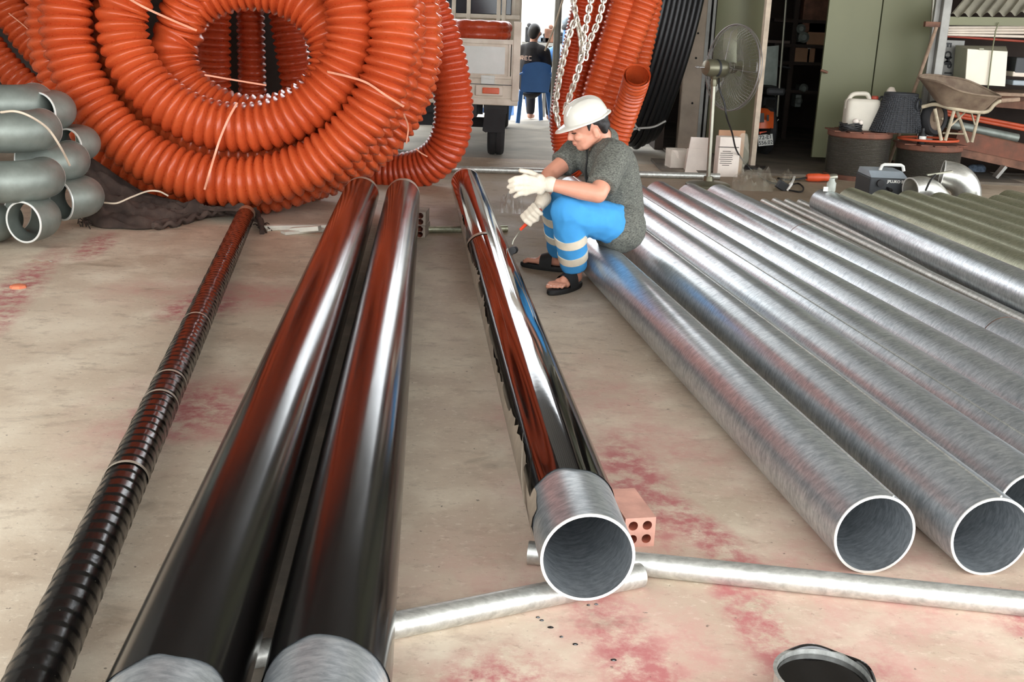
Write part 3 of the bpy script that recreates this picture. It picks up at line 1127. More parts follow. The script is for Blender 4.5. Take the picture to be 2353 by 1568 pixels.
tag(bpy.context.scene.collection.objects[-1], 'pale stiff cord lying on the dark cloth', 'cord')

# ---- pale board scraps between the cloth and the black pipes
simple('pale_board', (226, 220, 206), .7, var=.08, vscale=12)
for (a, b, w, h, lab) in (((606, 518), (800, 516), .05, .03, 'long pale batten on the floor behind the black pipes'),
                          ((612, 527), (660, 522), .04, .012, 'short pale scrap near the cloth end, left one'),
                          ((650, 532), (742, 524), .07, .02, 'flat pale scrap beside the large black pipe'),
                          ((668, 524), (735, 530), .05, .03, 'tilted pale scrap lying over the flat one')):
    p, q_ = gp(*a, h), gp(*b, h)
    p.z = q_.z = h / 2 + .001
    if 'tilted' in lab:
        q_.z += .03
    tag(MB().bar(p, q_, w, h, bev=.003).build('board_scrap', 'pale_board', smooth=False), lab, 'scrap', 'pale scraps on the floor')

# ---- bricks carrying the pipes
simple('fired_brick', (214, 160, 142), .85, var=.15, vscale=10, bmp=.3, bscale=70)
simple('grey_brick', (176, 160, 146), .9, var=.15, vscale=10, bmp=.3, bscale=60)
simple('brick_hole', (182, 98, 74), .9, var=.2, vscale=14)


def hollow_brick(corner, rz, label, mat='fired_brick', size=(.085, .19, .085), holes=True, group=None):
    """perforated brick: near face lower left corner at `corner`, length along local +y"""
    w, l, h = size
    o = thing('hollow_brick', tuple(corner), label, 'brick', group)
    bmh = MB()
    # front face with four round holes: a grid of cells, each a square ring around its hole
    hr = w * .155
    cells = [(w * .27, h * .27), (w * .73, h * .27), (w * .27, h * .73), (w * .73, h * .73)]
    n = 16
    holes_mb = MB()
    for (cx, cz) in cells:
        x0, x1 = (0, w / 2) if cx < w / 2 else (w / 2, w)
        z0, z1 = (0, h / 2) if cz < h / 2 else (h / 2, h)
        sq, ci = [], []
        for k in range(n):      # walk the cell border, four steps a side, corners included
            side, t = divmod(k, 4)
            t /= 4
            p = [(x1, z0 + (z1 - z0) * t), (x1 + (x0 - x1) * t, z1), (x0, z1 + (z0 - z1) * t), (x0 + (x1 - x0) * t, z0)][side]
            a = math.atan2(p[1] - cz, p[0] - cx)
            sq.append(p)
            ci.append((cx + math.cos(a) * hr, cz + math.sin(a) * hr))
        for (yy, flip) in ((0, 0), (l, 1)):
            v = [(p[0], yy, p[1]) for p in sq] + [(p[0], yy, p[1]) for p in ci]
            f = [(k, (k + 1) % n, n + (k + 1) % n, n + k) for k in range(n)]
            bmh.add(v, f if not flip else [q[::-1] for q in f])
        v = [(p[0], yy, p[1]) for yy in (0, l) for p in ci]
        holes_mb.add(v, [(k, n + k, n + (k + 1) % n, (k + 1) % n) for k in range(n)])
    bmh.add([(0, 0, 0), (w, 0, 0), (w, l, 0), (0, l, 0), (0, 0, h), (w, 0, h), (w, l, h), (0, l, h)], [(0, 3, 2, 1), (4, 5, 6, 7), (0, 4, 7, 3), (1, 2, 6, 5)])
    ORG[o.as_pointer()] = Vector((0, 0, 0))
    bmh.build('body', mat, o, smooth=False)
    holes_mb.build('bore', 'brick_hole', o)
    o.rotation_euler = (0, 0, rz)
    ORG[o.as_pointer()] = Vector(corner)
    return o


c = gp(1452, 1262, 0)
hollow_brick((c.x - .022, c.y + .005, 0), math.radians(12), 'pink hollow brick under the near end of the painted pipe')
c = gp(952, 545, 0)
hollow_brick((c.x - .06, c.y, 0), math.radians(-4), 'lower grey brick of the two stacked beside the black pipes', 'grey_brick', (.13, .2, .075))
hollow_brick((c.x - .055, c.y + .01, .076), math.radians(-2), 'upper grey brick of the two stacked beside the black pipes', 'grey_brick', (.125, .2, .085))

# ================================================================ truck in the yard
simple('truck_white', (236, 226, 208), .45, var=.08, vscale=6, srgb2=(206, 192, 172))
simple('truck_panel', (232, 234, 228), .4, var=.04, vscale=4, srgb2=(214, 218, 210))
simple('truck_dark', (40, 40, 42), .6, var=.2)
simple('rubber', (46, 45, 46), .8, var=.12, vscale=12, bmp=.2)
simple('lamp_orange', (236, 96, 40), .25, var=.1)
simple('lamp_clear', (226, 214, 196), .3, var=.05)
simple('glass_dark', (34, 42, 50), .12, var=.3, vscale=3)
simple('pipe_grey_blue', (150, 164, 176), .4, .4, var=.2)
simple('pipe_blue', (44, 110, 176), .4, var=.12)
TY = 11.25
tz = TY / F_PX


def tp(x, y, dy=0.0):
    return at(x, y, TY + dy)


truck = thing('small_truck', (-.75, TY + 1.6, 0), 'small white flatbed truck parked in the yard, rear towards the viewer', 'truck')
zb, zt = tp(1190, 231).z, tp(1060, 88).z
xr = tp(1193, 150).x
xl = xr - 1.62
gate = MB()
gy = TY
gate.box(((xl + xr) / 2, gy, (zb + zt) / 2), (xr - xl - .1, .03, zt - zb), bev=.006)
gob = gate.build('tailgate', 'truck_white', truck, smooth=False)
# raised frame and inset panel of the tailgate
fm = MB()
z1, z2 = tp(1060, 172).z, tp(1060, 102).z
fm.box(((xl + xr) / 2, gy - .02, zt - .02), (xr - xl - .1, .025, .045), bev=.004)
fm.box(((xl + xr) / 2, gy - .02, z1 - .01), (xr - xl - .1, .02, .03), bev=.004)
for x in (xr - .075, tp(1165, 150).x + .03, xl + .1, (xl + xr) / 2 - .12):
    fm.box((x, gy - .02, (z1 + zt) / 2), (.035, .02, zt - z1), bev=.004)
fm.build('frame_rib', 'truck_white', gob, smooth=False)
x1, x2 = tp(1062, 150).x, tp(1160, 150).x
MB().box(((x1 + x2) / 2, gy - .017, (z1 + z2) / 2 + .005), (x2 - x1, .006, z2 - z1 - .03), bev=.002).build('inset_panel', 'truck_panel', gob, smooth=False)
MB().box((xl + .45, gy - .017, (z1 + z2) / 2 + .005), (.5, .006, z2 - z1 - .03), bev=.002).build('inset_panel', 'truck_panel', gob, smooth=False)
lz = tp(1120, 183).z
MB().box((tp(1121, 183).x, gy - .025, lz), (.14, .02, .085), bev=.004).box((tp(1121, 183).x, gy - .04, lz + .02), (.11, .012, .018)).build('latch', 'truck_panel', gob, smooth=False)
MB().box(((xl + xr) / 2, gy - .018, tp(1100, 193).z), (xr - xl - .1, .008, .006)).build('seam', 'truck_dark', gob, smooth=False)
lp = MB().box((tp(1124, 208).x, gy - .03, tp(1124, 208).z), (.28, .03, .105), bev=.01).build('lamp_box', 'lamp_clear', gob, smooth=False)
MB().box((tp(1128, 208).x, gy - .05, tp(1128, 208).z), (.17, .014, .06), bev=.006).build('tail_lamp', 'lamp_orange', gob, smooth=False)
# side boards, corner posts, deck
for sx, nm in ((xr, 1), (xl, -1)):
    ps = MB().box((sx - .03 * nm, gy, (zb + tp(1185, 52).z) / 2), (.075, .075, tp(1185, 52).z - zb + .02), bev=.008)
    ps.build('corner_post', 'truck_white', truck, smooth=False)
    zs = tp(1185, 52).z
    for k, z in enumerate(np.linspace(zb + .1, zs - .04, 5)):
        MB().box((sx - .03 * nm, gy + 1.5, z), (.03, 2.9, .1 if k else .16), bev=.006).build('side_board', 'truck_white', truck, smooth=False)
    for yy in (.7, 1.4, 2.1, 2.8):
        MB().box((sx - .055 * nm, gy + yy, (zb + zs) / 2), (.025, .05, zs - zb)).build('side_stake', 'truck_white', truck, smooth=False)
MB().box(((xl + xr) / 2, gy + 1.5, zb + .05), (xr - xl - .1, 2.9, .07)).build('deck', 'truck_dark', truck, smooth=False)
MB().box(((xl + xr) / 2, gy + .0, zb - .02), (xr - xl, .06, .07), bev=.01).build('rear_sill', 'truck_white', truck, smooth=False)
# headboard frame and cab
hy = gy + 2.95
hb = MB()
for px_ in (1043, 1077, 1146, 1158):
    x = at(px_, 20, hy).x
    hb.box((x, hy, 1.55), (.05, .05, 1.6), bev=.005)
for z in (1.42, 1.98, 2.3):
    hb.box(((xl + xr) / 2, hy, z), (xr - xl - .05, .04, .05), bev=.004)
hb.box((xl + .1, hy, 1.6), (.05, .05, 1.6)).box((xl + .5, hy, 1.6), (.05, .05, 1.6))
hb.build('headboard_frame', 'truck_white', truck, smooth=False)
cb = MB().box(((xl + xr) / 2, hy + .75, 1.35), (xr - xl - .02, 1.2, 1.7), bev=.08)
cab = cb.build('cab', 'truck_white', truck, smooth=False)
MB().box(((xl + xr) / 2 + .1, hy + .14, 1.72), (1.15, .02, .55), bev=.01).build('rear_window', 'glass_dark', cab, smooth=False)
# running gear
ch = MB()
for x in (xl + .45, xr - .45):
    ch.box((x, gy + 1.6, zb - .12), (.07, 3.2, .13))
ch.box(((xl + xr) / 2, gy + .25, zb - .12), (.9, .06, .1)).box(((xl + xr) / 2, gy + .75, .30), (1.1, .1, .1)).ball(((xl + xr) / 2, gy + .75, .3), .13)
ch.box(((xl + xr) / 2 - .1, gy + .5, zb - .2), (.5, .3, .22))
ch.build('chassis', 'truck_dark', truck, smooth=False)


def wheel(cx, cy, r, w):
    mb = MB()
    mb.lathe([(r * .55, -w / 2), (r * .86, -w / 2), (r * .95, -w * .46), (r, -w * .33), (r, -w * .06), (r * .97, -w * .05), (r * .97, w * .05), (r, w * .06), (r, w * .33), (r * .95, w * .46), (r * .86, w / 2), (r * .55, w / 2), (r * .55, -w / 2)], (cx, cy, r), (1, 0, 0), 40)
    t = mb.build('tyre', 'rubber', truck, angle=30)
    MB().lathe([(0.02, -.05), (r * .3, -.05), (r * .56, -w * .4), (r * .56, w * .4), (r * .3, .05), (.02, .05)], (cx, cy, r), (1, 0, 0), 24).build('wheel_hub', 'truck_dark', t)


wx = gp(1136, 366).x
wheel(wx, gy + .38, .275, .175)
wheel(xl + (xr - wx), gy + .38, .275, .175)
wheel(wx, gy + 3.6, .275, .175)
wheel(xl + (xr - wx), gy + 3.6, .275, .175)
for x in (wx - .01, xl + (xr - wx)):
    mf = MB().box((x, gy + .05, (zb + tp(1130, 252).z) / 2 - .03), (.245, .03, zb - tp(1130, 252).z + .02), bev=.004)
    mo = mf.build('mudguard', 'truck_dark', truck, smooth=False)
    a, b_ = tp(1130, 252).z, tp(1130, 306).z
    fl = MB()
    pts = []
    nseg = 14
    hem = [(-.125 + .25 * k / nseg, b_ + (.008 if k % 2 else 0)) for k in range(nseg + 1)]
    poly = [(-.105, a), (-.125, b_ + .02)] + hem[1:-1] + [(.10, b_ + .02), (.115, a)]
    M = Matrix.Translation((x, gy + .03, 0)) @ Matrix(((1, 0, 0, 0), (0, 0, 1, 0), (0, 1, 0, 0), (0, 0, 0, 1)))
    fl.prism(poly, .012, M)
    fl.build('mud_flap', 'rubber', mo, smooth=False)
# load: small flat coils on the bed
for k, (z, sx) in enumerate(((tp(1100, 78).z - .01, 0), (tp(1100, 60).z - .01, .01))):
    pts = [(xr - .47 + sx + .30 * math.cos(a), gy + .62 + .42 * math.sin(a), z) for a in np.linspace(0, 2 * PI, 60)]
    cl_ = thing('small_conduit_coil', (xr - .47, gy + .62, z - .05), ('lower', 'upper')[k] + ' of the two small orange conduit coils on the truck bed', 'conduit coil', 'coils on the truck')
    corrugated(pts, .072, .16, n=16, depth=.12).build('conduit', 'orange_conduit_dark', cl_)
pts = [(xr - .95 + .28 * math.cos(a), gy + .62 + .42 * math.sin(a), zt + .0) for a in np.linspace(0, 2 * PI, 60)]
cl_ = thing('small_conduit_coil', (xr - .95, gy + .62, zt), 'small orange conduit coil on the truck bed behind the loose loop', 'conduit coil', 'coils on the truck')
corrugated(pts, .08, .16, n=16, depth=.12).build('conduit', 'orange_conduit_dark', cl_)

# ================================================================ man on the blue chair
simple('chair_blue', (66, 118, 186), .45, var=.06, vscale=5)
simple('tee_black', (30, 27, 28), .9, var=.15, vscale=14)
simple('skin_far', (190, 140, 118), .6, var=.08)
simple('hair_black', (24, 20, 18), .55, var=.2, vscale=30)
simple('tee_print', (222, 190, 170), .8, var=.25, vscale=40)
simple('trousers_dark', (40, 38, 42), .9, var=.15)
CY2 = 15.9
chx = at(1216, 210, CY2).x
gz = lambda x, y, Y=CY2: at(x, y, Y)


def plastic_chair(cx, cy, ang, label, group='blue plastic chairs in the yard'):
    o = empty('plastic_chair', (cx, cy, 0))
    ORG[o.as_pointer()] = Vector((0, 0, 0))
    # local frame: backrest at +y (towards viewer after rotation), seat faces -y
    seat = []
    for i in range(7):
        t = i / 6
        seat.append([(x * (.205 + .02 * t), .2 - .42 * t, .43 + .012 * (x * x) - .01 * math.sin(t * PI)) for x in np.linspace(-1, 1, 9)])
    G = np.array(seat)
    MB().grid(G).grid(G[::-1] - np.array((0, 0, .015))).build('seat', 'chair_blue', o)
    bk = []
    for i in range(11):
        t = i / 10
        w = .215 - .02 * abs(t - .5) + (.0 if t < .85 else -.05 * (t - .85) / .15)
        bk.append([(x * w, .2 + .13 * t - .05 * (x * x) * t, .43 + .42 * t - .03 * (x * x) * (t > .9)) for x in np.linspace(-1, 1, 11)])
    G = np.array(bk)
    MB().grid(G).grid(G[::-1] + np.array((0, .014, 0))).build('backrest', 'chair_blue', o)
    for sx in (-1, 1):
        for (y0, y1, ky) in ((.19, .27, 1), (-.2, -.25, 0)):
            MB().bar((sx * .195, y0, .43), (sx * .25, y1, .005), .055, .03, up=(0, 1, 0)).build('leg', 'chair_blue', o, smooth=False)
        arm = spline([(sx * .2, .3, .7), (sx * .255, .18, .66), (sx * .265, 0, .64), (sx * .26, -.16, .62), (sx * .235, -.2, .5), (sx * .225, -.2, .42)], 8)
        MB().tube(arm, .022, 8, sx=.6).build('armrest', 'chair_blue', o)
    o.rotation_euler = (0, 0, ang)
    tag(o, label, 'chair', group)
    ORG[o.as_pointer()] = Vector(o.location)
    return o


# back of the chair turned towards the viewer (local +y -> world -y)
plastic_chair(chx + .02, CY2 - .05, math.radians(180 + 16), 'blue plastic chair with the man in black sitting on it')
plastic_chair(at(1165, 250, 17.2).x, 17.2, math.radians(150), 'blue plastic chair half hidden behind the truck')

ang = math.radians(16)
mroot = thing('person', (chx + .03, CY2, 0), 'person in black shirt seated on the blue chair with back turned', 'person')


def mp_(x, y, z):
    """local of seated man: +y = facing direction (away from viewer), +x right"""
    c_, s_ = math.cos(-ang * 1.2), math.sin(-ang * 1.2)
    return Vector((chx + .03 + c_ * x - s_ * y, CY2 - .02 + s_ * x + c_ * y, z))


bd = MB()
bd.cone(mp_(0, 0, .55), mp_(0, -.02, .80), .16, .165).cone(mp_(-.12, -.02, .98), mp_(.12, -.02, .98), .095, .095).cone(mp_(0, -.02, .8), mp_(0, -.02, .98), .16, .13)
bd.cone(mp_(0, 0, 1.02), mp_(0, .02, 1.14), .058, .055)
bd.ball(mp_(0, .03, 1.235), (.078, .098, .118), 16, 12).ball(mp_(0, .09, 1.19), (.05, .05, .06))
bd.ball(mp_(-.085, .03, 1.225), (.015, .025, .035)).ball(mp_(.085, .03, 1.225), (.015, .025, .035))
for s_ in (-1, 1):
    bd.cone(mp_(.19 * s_, -.01, .98), mp_(.235 * s_, .02, .74), .058, .045).cone(mp_(.235 * s_, .02, .74), mp_(.14 * s_, .27, .68), .043, .032)
    bd.cone(mp_(.14 * s_, .27, .68), mp_(.10 * s_, .36, .66), .036, .03)
    for f_ in range(4):
        bd.cone(mp_(.10 * s_ + .02 * (f_ - 1.5), .36, .66), mp_(.09 * s_ + .022 * (f_ - 1.5), .43, .64), .011, .009, 8)
    bd.cone(mp_(.10 * s_, 0, .53), mp_(.15 * s_, .42, .53), .095, .07).cone(mp_(.15 * s_, .42, .53), mp_(.15 * s_, .44, .10), .062, .045)
    bd.cone(mp_(.15 * s_, .43, .05), mp_(.16 * s_, .58, .035), .045, .034)
remesh(bd, 'body', 'skin_far', mroot, .012, 3)
sh = MB()
sh.cone(mp_(0, 0, .5), mp_(0, -.02, .80), .175, .182).cone(mp_(-.12, -.02, .975), mp_(.12, -.02, .975), .105, .105).cone(mp_(0, -.02, .8), mp_(0, -.02, .98), .176, .14)
for s_ in (-1, 1):
    sh.cone(mp_(.19 * s_, -.01, .98), mp_(.228 * s_, .01, .80), .07, .064)
sh.cone(mp_(0, 0, 1.02), mp_(0, .005, 1.06), .075, .068)
remesh(sh, 'shirt', 'tee_black', mroot, .014, 4)
tr = MB()
tr.cone(mp_(-.07, 0, .52), mp_(.07, 0, .52), .13, .13)
for s_ in (-1, 1):
    tr.cone(mp_(.10 * s_, 0, .53), mp_(.15 * s_, .42, .53), .11, .085).cone(mp_(.15 * s_, .42, .53), mp_(.15 * s_, .44, .12), .078, .065)
remesh(tr, 'trousers', 'trousers_dark', mroot, .016, 3)
hr = MB().ball(mp_(0, .022, 1.27), (.087, .105, .095), 16, 12).ball(mp_(0, -.03, 1.235), (.08, .06, .09))
remesh(hr, 'hair', 'hair_black', mroot, .012, 2)
# printed letters on the shirt back
pr = MB()
for k, (dx, segs) in enumerate(((-.07, 'R'), (-.01, 'E'), (.05, 'C'))):
    strokes = {'R': [((0, 0), (0, 1)), ((0, 1), (.8, 1)), ((.8, 1), (.8, .5)), ((.8, .5), (0, .5)), ((.3, .5), (.8, 0))],
               'E': [((0, 0), (0, 1)), ((0, 1), (.8, 1)), ((0, .5), (.6, .5)), ((0, 0), (.8, 0))],
               'C': [((.8, 1), (0, 1)), ((0, 1), (0, 0)), ((0, 0), (.8, 0))]}[segs]
    for a, b_ in strokes:
        A_2 = mp_(-.04 + dx + a[0] * .05, -.202 + .002 * k, .865 + a[1] * .05)
        B_2 = mp_(-.04 + dx + b_[0] * .05, -.202 + .002 * k, .865 + b_[1] * .05)
        pr.bar(A_2, B_2, .012, .012)
pr.build('shirt_print', 'tee_print', mroot, smooth=False)

# ================================================================ yard clutter behind the man
gcyl = thing('blue_standpipe', tuple(gp(1302, 292)), 'tall blue standpipe with a round grey cap behind the chains', 'standpipe')
Yc = 16.5
p0 = at(1302, 140, Yc)
MB().lathe([(.075, .0), (.075, at(1302, 66, Yc).z), (.06, at(1302, 62, Yc).z)], (p0.x, Yc, 0), (0, 0, 1), 20).build('pipe', 'pipe_blue', gcyl)
MB().ball((p0.x, Yc, at(1302, 50, Yc).z), (.095, .09, .1)).build('cap', 'pipe_grey_blue', gcyl)
MB().lathe([(.085, 0), (.1, .02), (.1, .05), (.085, .07)], (p0.x, Yc, at(1302, 64, Yc).z - .03), (0, 0, 1), 20).build('flange', 'truck_dark', gcyl)
pm = thing('pump_motor', tuple(gp(1270, 275)), 'round grey and blue pump motor on a grey stand beside the man', 'pump')
Yp = 16.9
c0 = at(1270, 126, Yp)
MB().lathe([(.0, -.2), (.06, -.2), (.1, -.17), (.115, -.05), (.115, .08), (.09, .12), (.0, .13)], c0, (.75, -.6, .25), 22).build('motor_body', 'pipe_blue', pm)
MB().lathe([(.0, .10), (.085, .10), (.118, .11), (.118, .16), (.09, .2), (.0, .21)], c0, (.75, -.6, .25), 22).build('fan_cover', 'pipe_grey_blue', pm)
MB().bar((c0.x - .15, Yp, c0.z - .13), (c0.x + .2, Yp, c0.z - .13), .3, .03).bar((c0.x - .1, Yp, 0), (c0.x - .1, Yp, c0.z - .13), .05, .05).bar((c0.x + .15, Yp, 0), (c0.x + .15, Yp, c0.z - .13), .05, .05).build('stand', 'grey_steel', pm, smooth=False)
Yq = 15.2
q0 = at(1281, 60, Yq)
po = MB().lathe([(.048, 0), (.048, 3.0)], (q0.x, Yq, 0), (0, 0, 1), 16, cap=True).build('steel_post', 'grey_steel')
tag(po, 'slim grey steel post standing left of the chains', 'post')
MB().tube([at(1296, -10, 15.0), at(1275, 60, 15.05), at(1252, 117, 15.1)], .012, 6).build('rope', 'pale_cord')
tag(COL.objects[-1], 'pale rope slanting down beside the grey post', 'rope')
rp = MB().box((at(1188, 20, 20).x, 20, 1.3), (.11, .11, 2.6), bev=.01).build('rust_post', 'rust_steel', smooth=False)
tag(rp, 'rusty square post behind the truck corner', 'post')
wb = thing('workbench', (at(1235, 90, 21).x, 21, 0), 'long cluttered bench against the back wall of the yard', 'bench')
x0, x1 = at(1200, 90, 21).x, at(1330, 90, 21).x
zz = at(1235, 97, 21).z
MB().box(((x0 + x1) / 2, 21, zz - .03), (x1 - x0, .6, .06)).build('bench_top', 'grey_steel', wb, smooth=False)
for x in np.linspace(x0 + .1, x1 - .1, 3):
    MB().box((x, 20.85, zz / 2), (.07, .07, zz)).build('leg', 'truck_dark', wb, smooth=False)
cr = np.random.default_rng(12)
for k in range(9):
    w_, h_ = .1 + .14 * cr.random(), .08 + .2 * cr.random()
    x = x0 + .12 + (x1 - x0 - .25) * k / 8
    ob = MB().box((x, 20.85, zz + h_ / 2), (w_, .2, h_), bev=.02)
    ob.lathe([(.02, 0), (.04, .01), (.04, .05), (.01, .07)], (x, 20.85, zz + h_), (0, 0, 1), 10)
    o = ob.build('machine_part', ['truck_dark', 'rust_steel', 'pipe_grey_blue'][k % 3], smooth=False)
    tag(o, ['leftmost', 'second', 'third', 'fourth', 'middle', 'sixth', 'seventh', 'eighth', 'rightmost'][k] + ' machine part from the left on the bench by the back wall', 'machine part', 'clutter on the yard bench')

# ================================================================ right side of the workshop
def text_obj(txt, size, M, mat, parent, name='lettering', depth=.001, bold=0.0):
    cu = bpy.data.curves.new(name, 'FONT')
    cu.body = txt
    cu.size = size
    cu.extrude = depth
    cu.offset = bold
    cu.align_x = 'CENTER'
    cu.align_y = 'CENTER'
    cu.resolution_u = 3
    t = bpy.data.objects.new(name, cu)
    COL.objects.link(t)
    dg = bpy.context.evaluated_depsgraph_get()
    me = bpy.data.meshes.new_from_object(t.evaluated_get(dg))
    bpy.data.objects.remove(t)
    me.transform(Matrix.Translation(-ORG[parent.as_pointer()]) @ M)
    me.materials.clear()
    me.materials.append(MATS[mat])
    o = bpy.data.objects.new(name, me)
    COL.objects.link(o)
    o.parent = parent
    ORG[o.as_pointer()] = ORG[parent.as_pointer()]
    return o


def facing(loc, roll=0.0, yaw=0.0, tilt=0.0):
    """text plane standing upright and facing the viewer (-y)"""
    return Matrix.Translation(loc) @ Euler((PI / 2 + tilt, 0, yaw)).to_matrix().to_4x4() @ Matrix.Rotation(roll, 4, 'Z')


simple('fan_steel', (112, 108, 88), .35, .5, var=.15)
simple('fan_wire', (132, 128, 124), .4, .5, var=.1)
simple('fan_blade', (124, 124, 102), .4, .3, var=.1)
simple('pole_steel', (160, 157, 142), .38, .8, var=.1)
simple('cable_black', (26, 24, 24), .5, var=.1)
simple('white_card', (228, 216, 204), .75, var=.05, vscale=8)
simple('brown_card', (168, 128, 98), .8, var=.08)
simple('ink', (92, 84, 78), .8, var=.05)
simple('drum_wire', (128, 122, 112), .3, .8, var=.15, vscale=14, bmp=.2, stretch=(1, 1, 8))
simple('drum_wood', (126, 76, 58), .8, var=.3, vscale=9, bmp=.4, srgb2=(96, 66, 52))
simple('jerry_plastic', (212, 204, 188), .45, var=.05, vscale=5)
simple('cap_red', (176, 74, 56), .5, var=.1)
simple('basket_black', (58, 60, 64), .6, var=.15, vscale=20)
simple('barrow_steel', (142, 124, 104), .8, .15, var=.25, vscale=8, bmp=.4, srgb2=(104, 84, 70))
simple('barrow_frame', (188, 174, 148), .6, .1, var=.2, vscale=12)
simple('machine_grey', (158, 168, 176), .45, var=.08)
simple('machine_dark', (52, 54, 56), .5, var=.1)
simple('machine_white', (230, 228, 220), .5, var=.02)
simple('wood_pole', (164, 138, 116), .8, var=.2, vscale=14)
simple('white_box_front', (240, 230, 210), .6, var=.03, vscale=4)
simple('box_side', (150, 148, 128), .7, var=.05)
simple('pvc_white', (224, 210, 194), .5, var=.06, vscale=10)
simple('pvc_red', (150, 62, 44), .55, var=.12)
simple('pvc_orange', (196, 84, 50), .5, var=.12)
simple('tool_orange', (220, 86, 44), .5, var=.12)
simple('bike_orange', (226, 98, 44), .3, var=.05)
simple('lamp_red', (236, 92, 60), .25, var=.05)
simple('sheet_metal', (170, 164, 146), .5, .3, var=.12, vscale=6)
simple('rag_blue', (120, 136, 156), .9, var=.35, vscale=26)


def clear_mat(name, col, rough=.12, alpha=.4):
    m, nt, b = nodemat(name)
    b.inputs['Base Color'].default_value = (*hexc(col), 1)
    b.inputs['Roughness'].default_value = rough
    b.inputs['Alpha'].default_value = alpha
    bump(nt, b, noise(nt, coords(nt), 30, 4), .6, .01)


clear_mat('plastic_film', (214, 208, 190), .2, .22)
clear_mat('drum_film', (190, 184, 172), .1, .04)
clear_mat('jar_glass', (196, 200, 190), .06, .45)

# ---------------------------------------------------------------- standing fan
fb = gp(1626, 428)
fan = thing('standing_fan', (fb.x, fb.y, 0), 'tall grey industrial fan with wire guard standing behind the pipes', 'fan')
FY = fb.y
top = at(1641, 185, FY)
MB().lathe([(0, 0), (.2, 0), (.2, .02), (.17, .035), (.05, .05), (.04, .09), (0, .09)], (fb.x, FY, 0), (0, 0, 1), 28).build('base', 'fan_steel', fan)
MB().tube([(fb.x, FY, .05), (top.x, FY, top.z)], .02, 14).build('pole', 'pole_steel', fan)
MB().lathe([(.02, -.06), (.028, -.06), (.032, -.02), (.028, .0), (.04, .02), (.04, .05), (.015, .06)], (top.x, FY, top.z + .01), (0, 0, 1), 14).build('neck', 'fan_steel', fan)
hc = at(1646, 157, FY)
ax = Vector((.885, .465, -.04)).normalized()
MB().lathe([(0, -.128), (.03, -.125), (.062, -.115), (.074, -.09), (.076, .06), (.072, .085), (.055, .10), (.0, .1)], hc, ax, 26).build('motor_housing', 'fan_steel', fan)
MB().lathe([(.077, -.02), (.079, -.015), (.079, .0), (.077, .005)], hc, ax, 26).build('housing_band', 'truck_dark', fan)
MB().ball(hc - ax * .13 + Vector((-.06, 0, -.0)), (.02, .012, .012)).tube([hc - ax * .12, hc - ax * .13 + Vector((-.06, 0, 0))], .006, 6).build('knob', 'fan_wire', fan)
gc = at(1682, 156, FY + .12)
gr = .372
gx = ax.orthogonal().normalized()
gy2 = ax.cross(gx)


def gpt(a, r, h):
    return gc + ax * h + gx * (r * math.cos(a)) + gy2 * (r * math.sin(a))


guard = MB()
guard.tube([gpt(a, gr, 0) for a in np.linspace(0, 2 * PI, 64, endpoint=False)], .0075, 8, closed=True)
guard.tube([gpt(a, gr * .995, .03) for a in np.linspace(0, 2 * PI, 64, endpoint=False)], .004, 6, closed=True)
gob = guard.build('guard_ring', 'fan_wire', fan)
gw = MB()
for k in range(72):
    a = 2 * PI * k / 72
    for sgn in (-1, 1):
        gw.tube([gpt(a, .07, sgn * .085), gpt(a + .1, .2, sgn * .085), gpt(a + .15, .32, sgn * .06), gpt(a + .16, gr, 0)], .0011, 4, caps=False)
for r_, h_ in ((.14, .086), (.25, .078)):
    for sgn in (-1, 1):
        gw.tube([gpt(a, r_, sgn * h_) for a in np.linspace(0, 2 * PI, 40, endpoint=False)], .0012, 4, closed=True)
tag(gw.build('guard_wires', 'fan_wire', gob), kind='stuff')
for k in range(4):
    a = PI / 2 * k + .9
    MB().tube([gpt(a, .05, -.09), gpt(a, .3, -.07), gpt(a, gr, 0)], .0035, 5).build('guard_spoke', 'fan_wire', gob)
MB().lathe([(0, -.03), (.045, -.03), (.05, 0), (.045, .03), (0, .035)], gc, ax, 16).build('hub', 'fan_steel', fan)
for k in range(3):
    a0 = 2 * PI * k / 3 + .35
    G = []
    for i in range(7):
        t = i / 6
        r_ = .04 + .29 * t
        w = .30 * (1 - .25 * t)
        G.append([gpt(a0 + s * w * (1.15 - .4 * t) + .25 * t, r_, .05 * s * (1 - .4 * t)) for s in np.linspace(-1, 1, 7)])
    G = np.array([[tuple(p) for p in r] for r in G])
    MB().grid(G).build('blade', 'fan_blade', fan)
cd = [at(1652, 180, FY - .03), at(1653, 205, FY), at(1664, 235, FY), at(1670, 270, FY), at(1682, 305, FY + .2), at(1692, 345, FY + .6), at(1712, 375, FY + .9), at(1730, 396, FY + .95)]
MB().tube(spline(cd, 8), .008, 6).build('power_cord', 'cable_black', fan)

# ---------------------------------------------------------------- boxes by the column
b1 = gp(1554, 392)
o = thing('wrapped_box', (b1.x, b1.y + .1, 0), 'small white box wrapped in clear film at the column foot', 'box')
MB().box((b1.x + .02, b1.y + .12, .1), (.2, .2, .2), Matrix.Rotation(.15, 3, 'Z'), .006).build('carton', 'white_card', o, smooth=False)
fw_ = MB()
G = np.array([[(b1.x - .12 + .25 * u + .01 * math.sin(17 * v + 3 * u), b1.y + .0 + .02 * math.sin(9 * u + 5 * v), .005 + .22 * v) for u in np.linspace(0, 1, 14)] for v in np.linspace(0, 1, 10)])
fw_.grid(G).build('film_wrap', 'plastic_film', o)
b2 = gp(1602, 399)
M = Matrix.Translation((b2.x, b2.y + .06, 0)) @ Matrix.Rotation(-.12, 4, 'X') @ Matrix.Rotation(.12, 4, 'Z')
o = thing('white_carton', (b2.x, b2.y, 0), 'tall plain white carton leaning left of the fan pole', 'box')
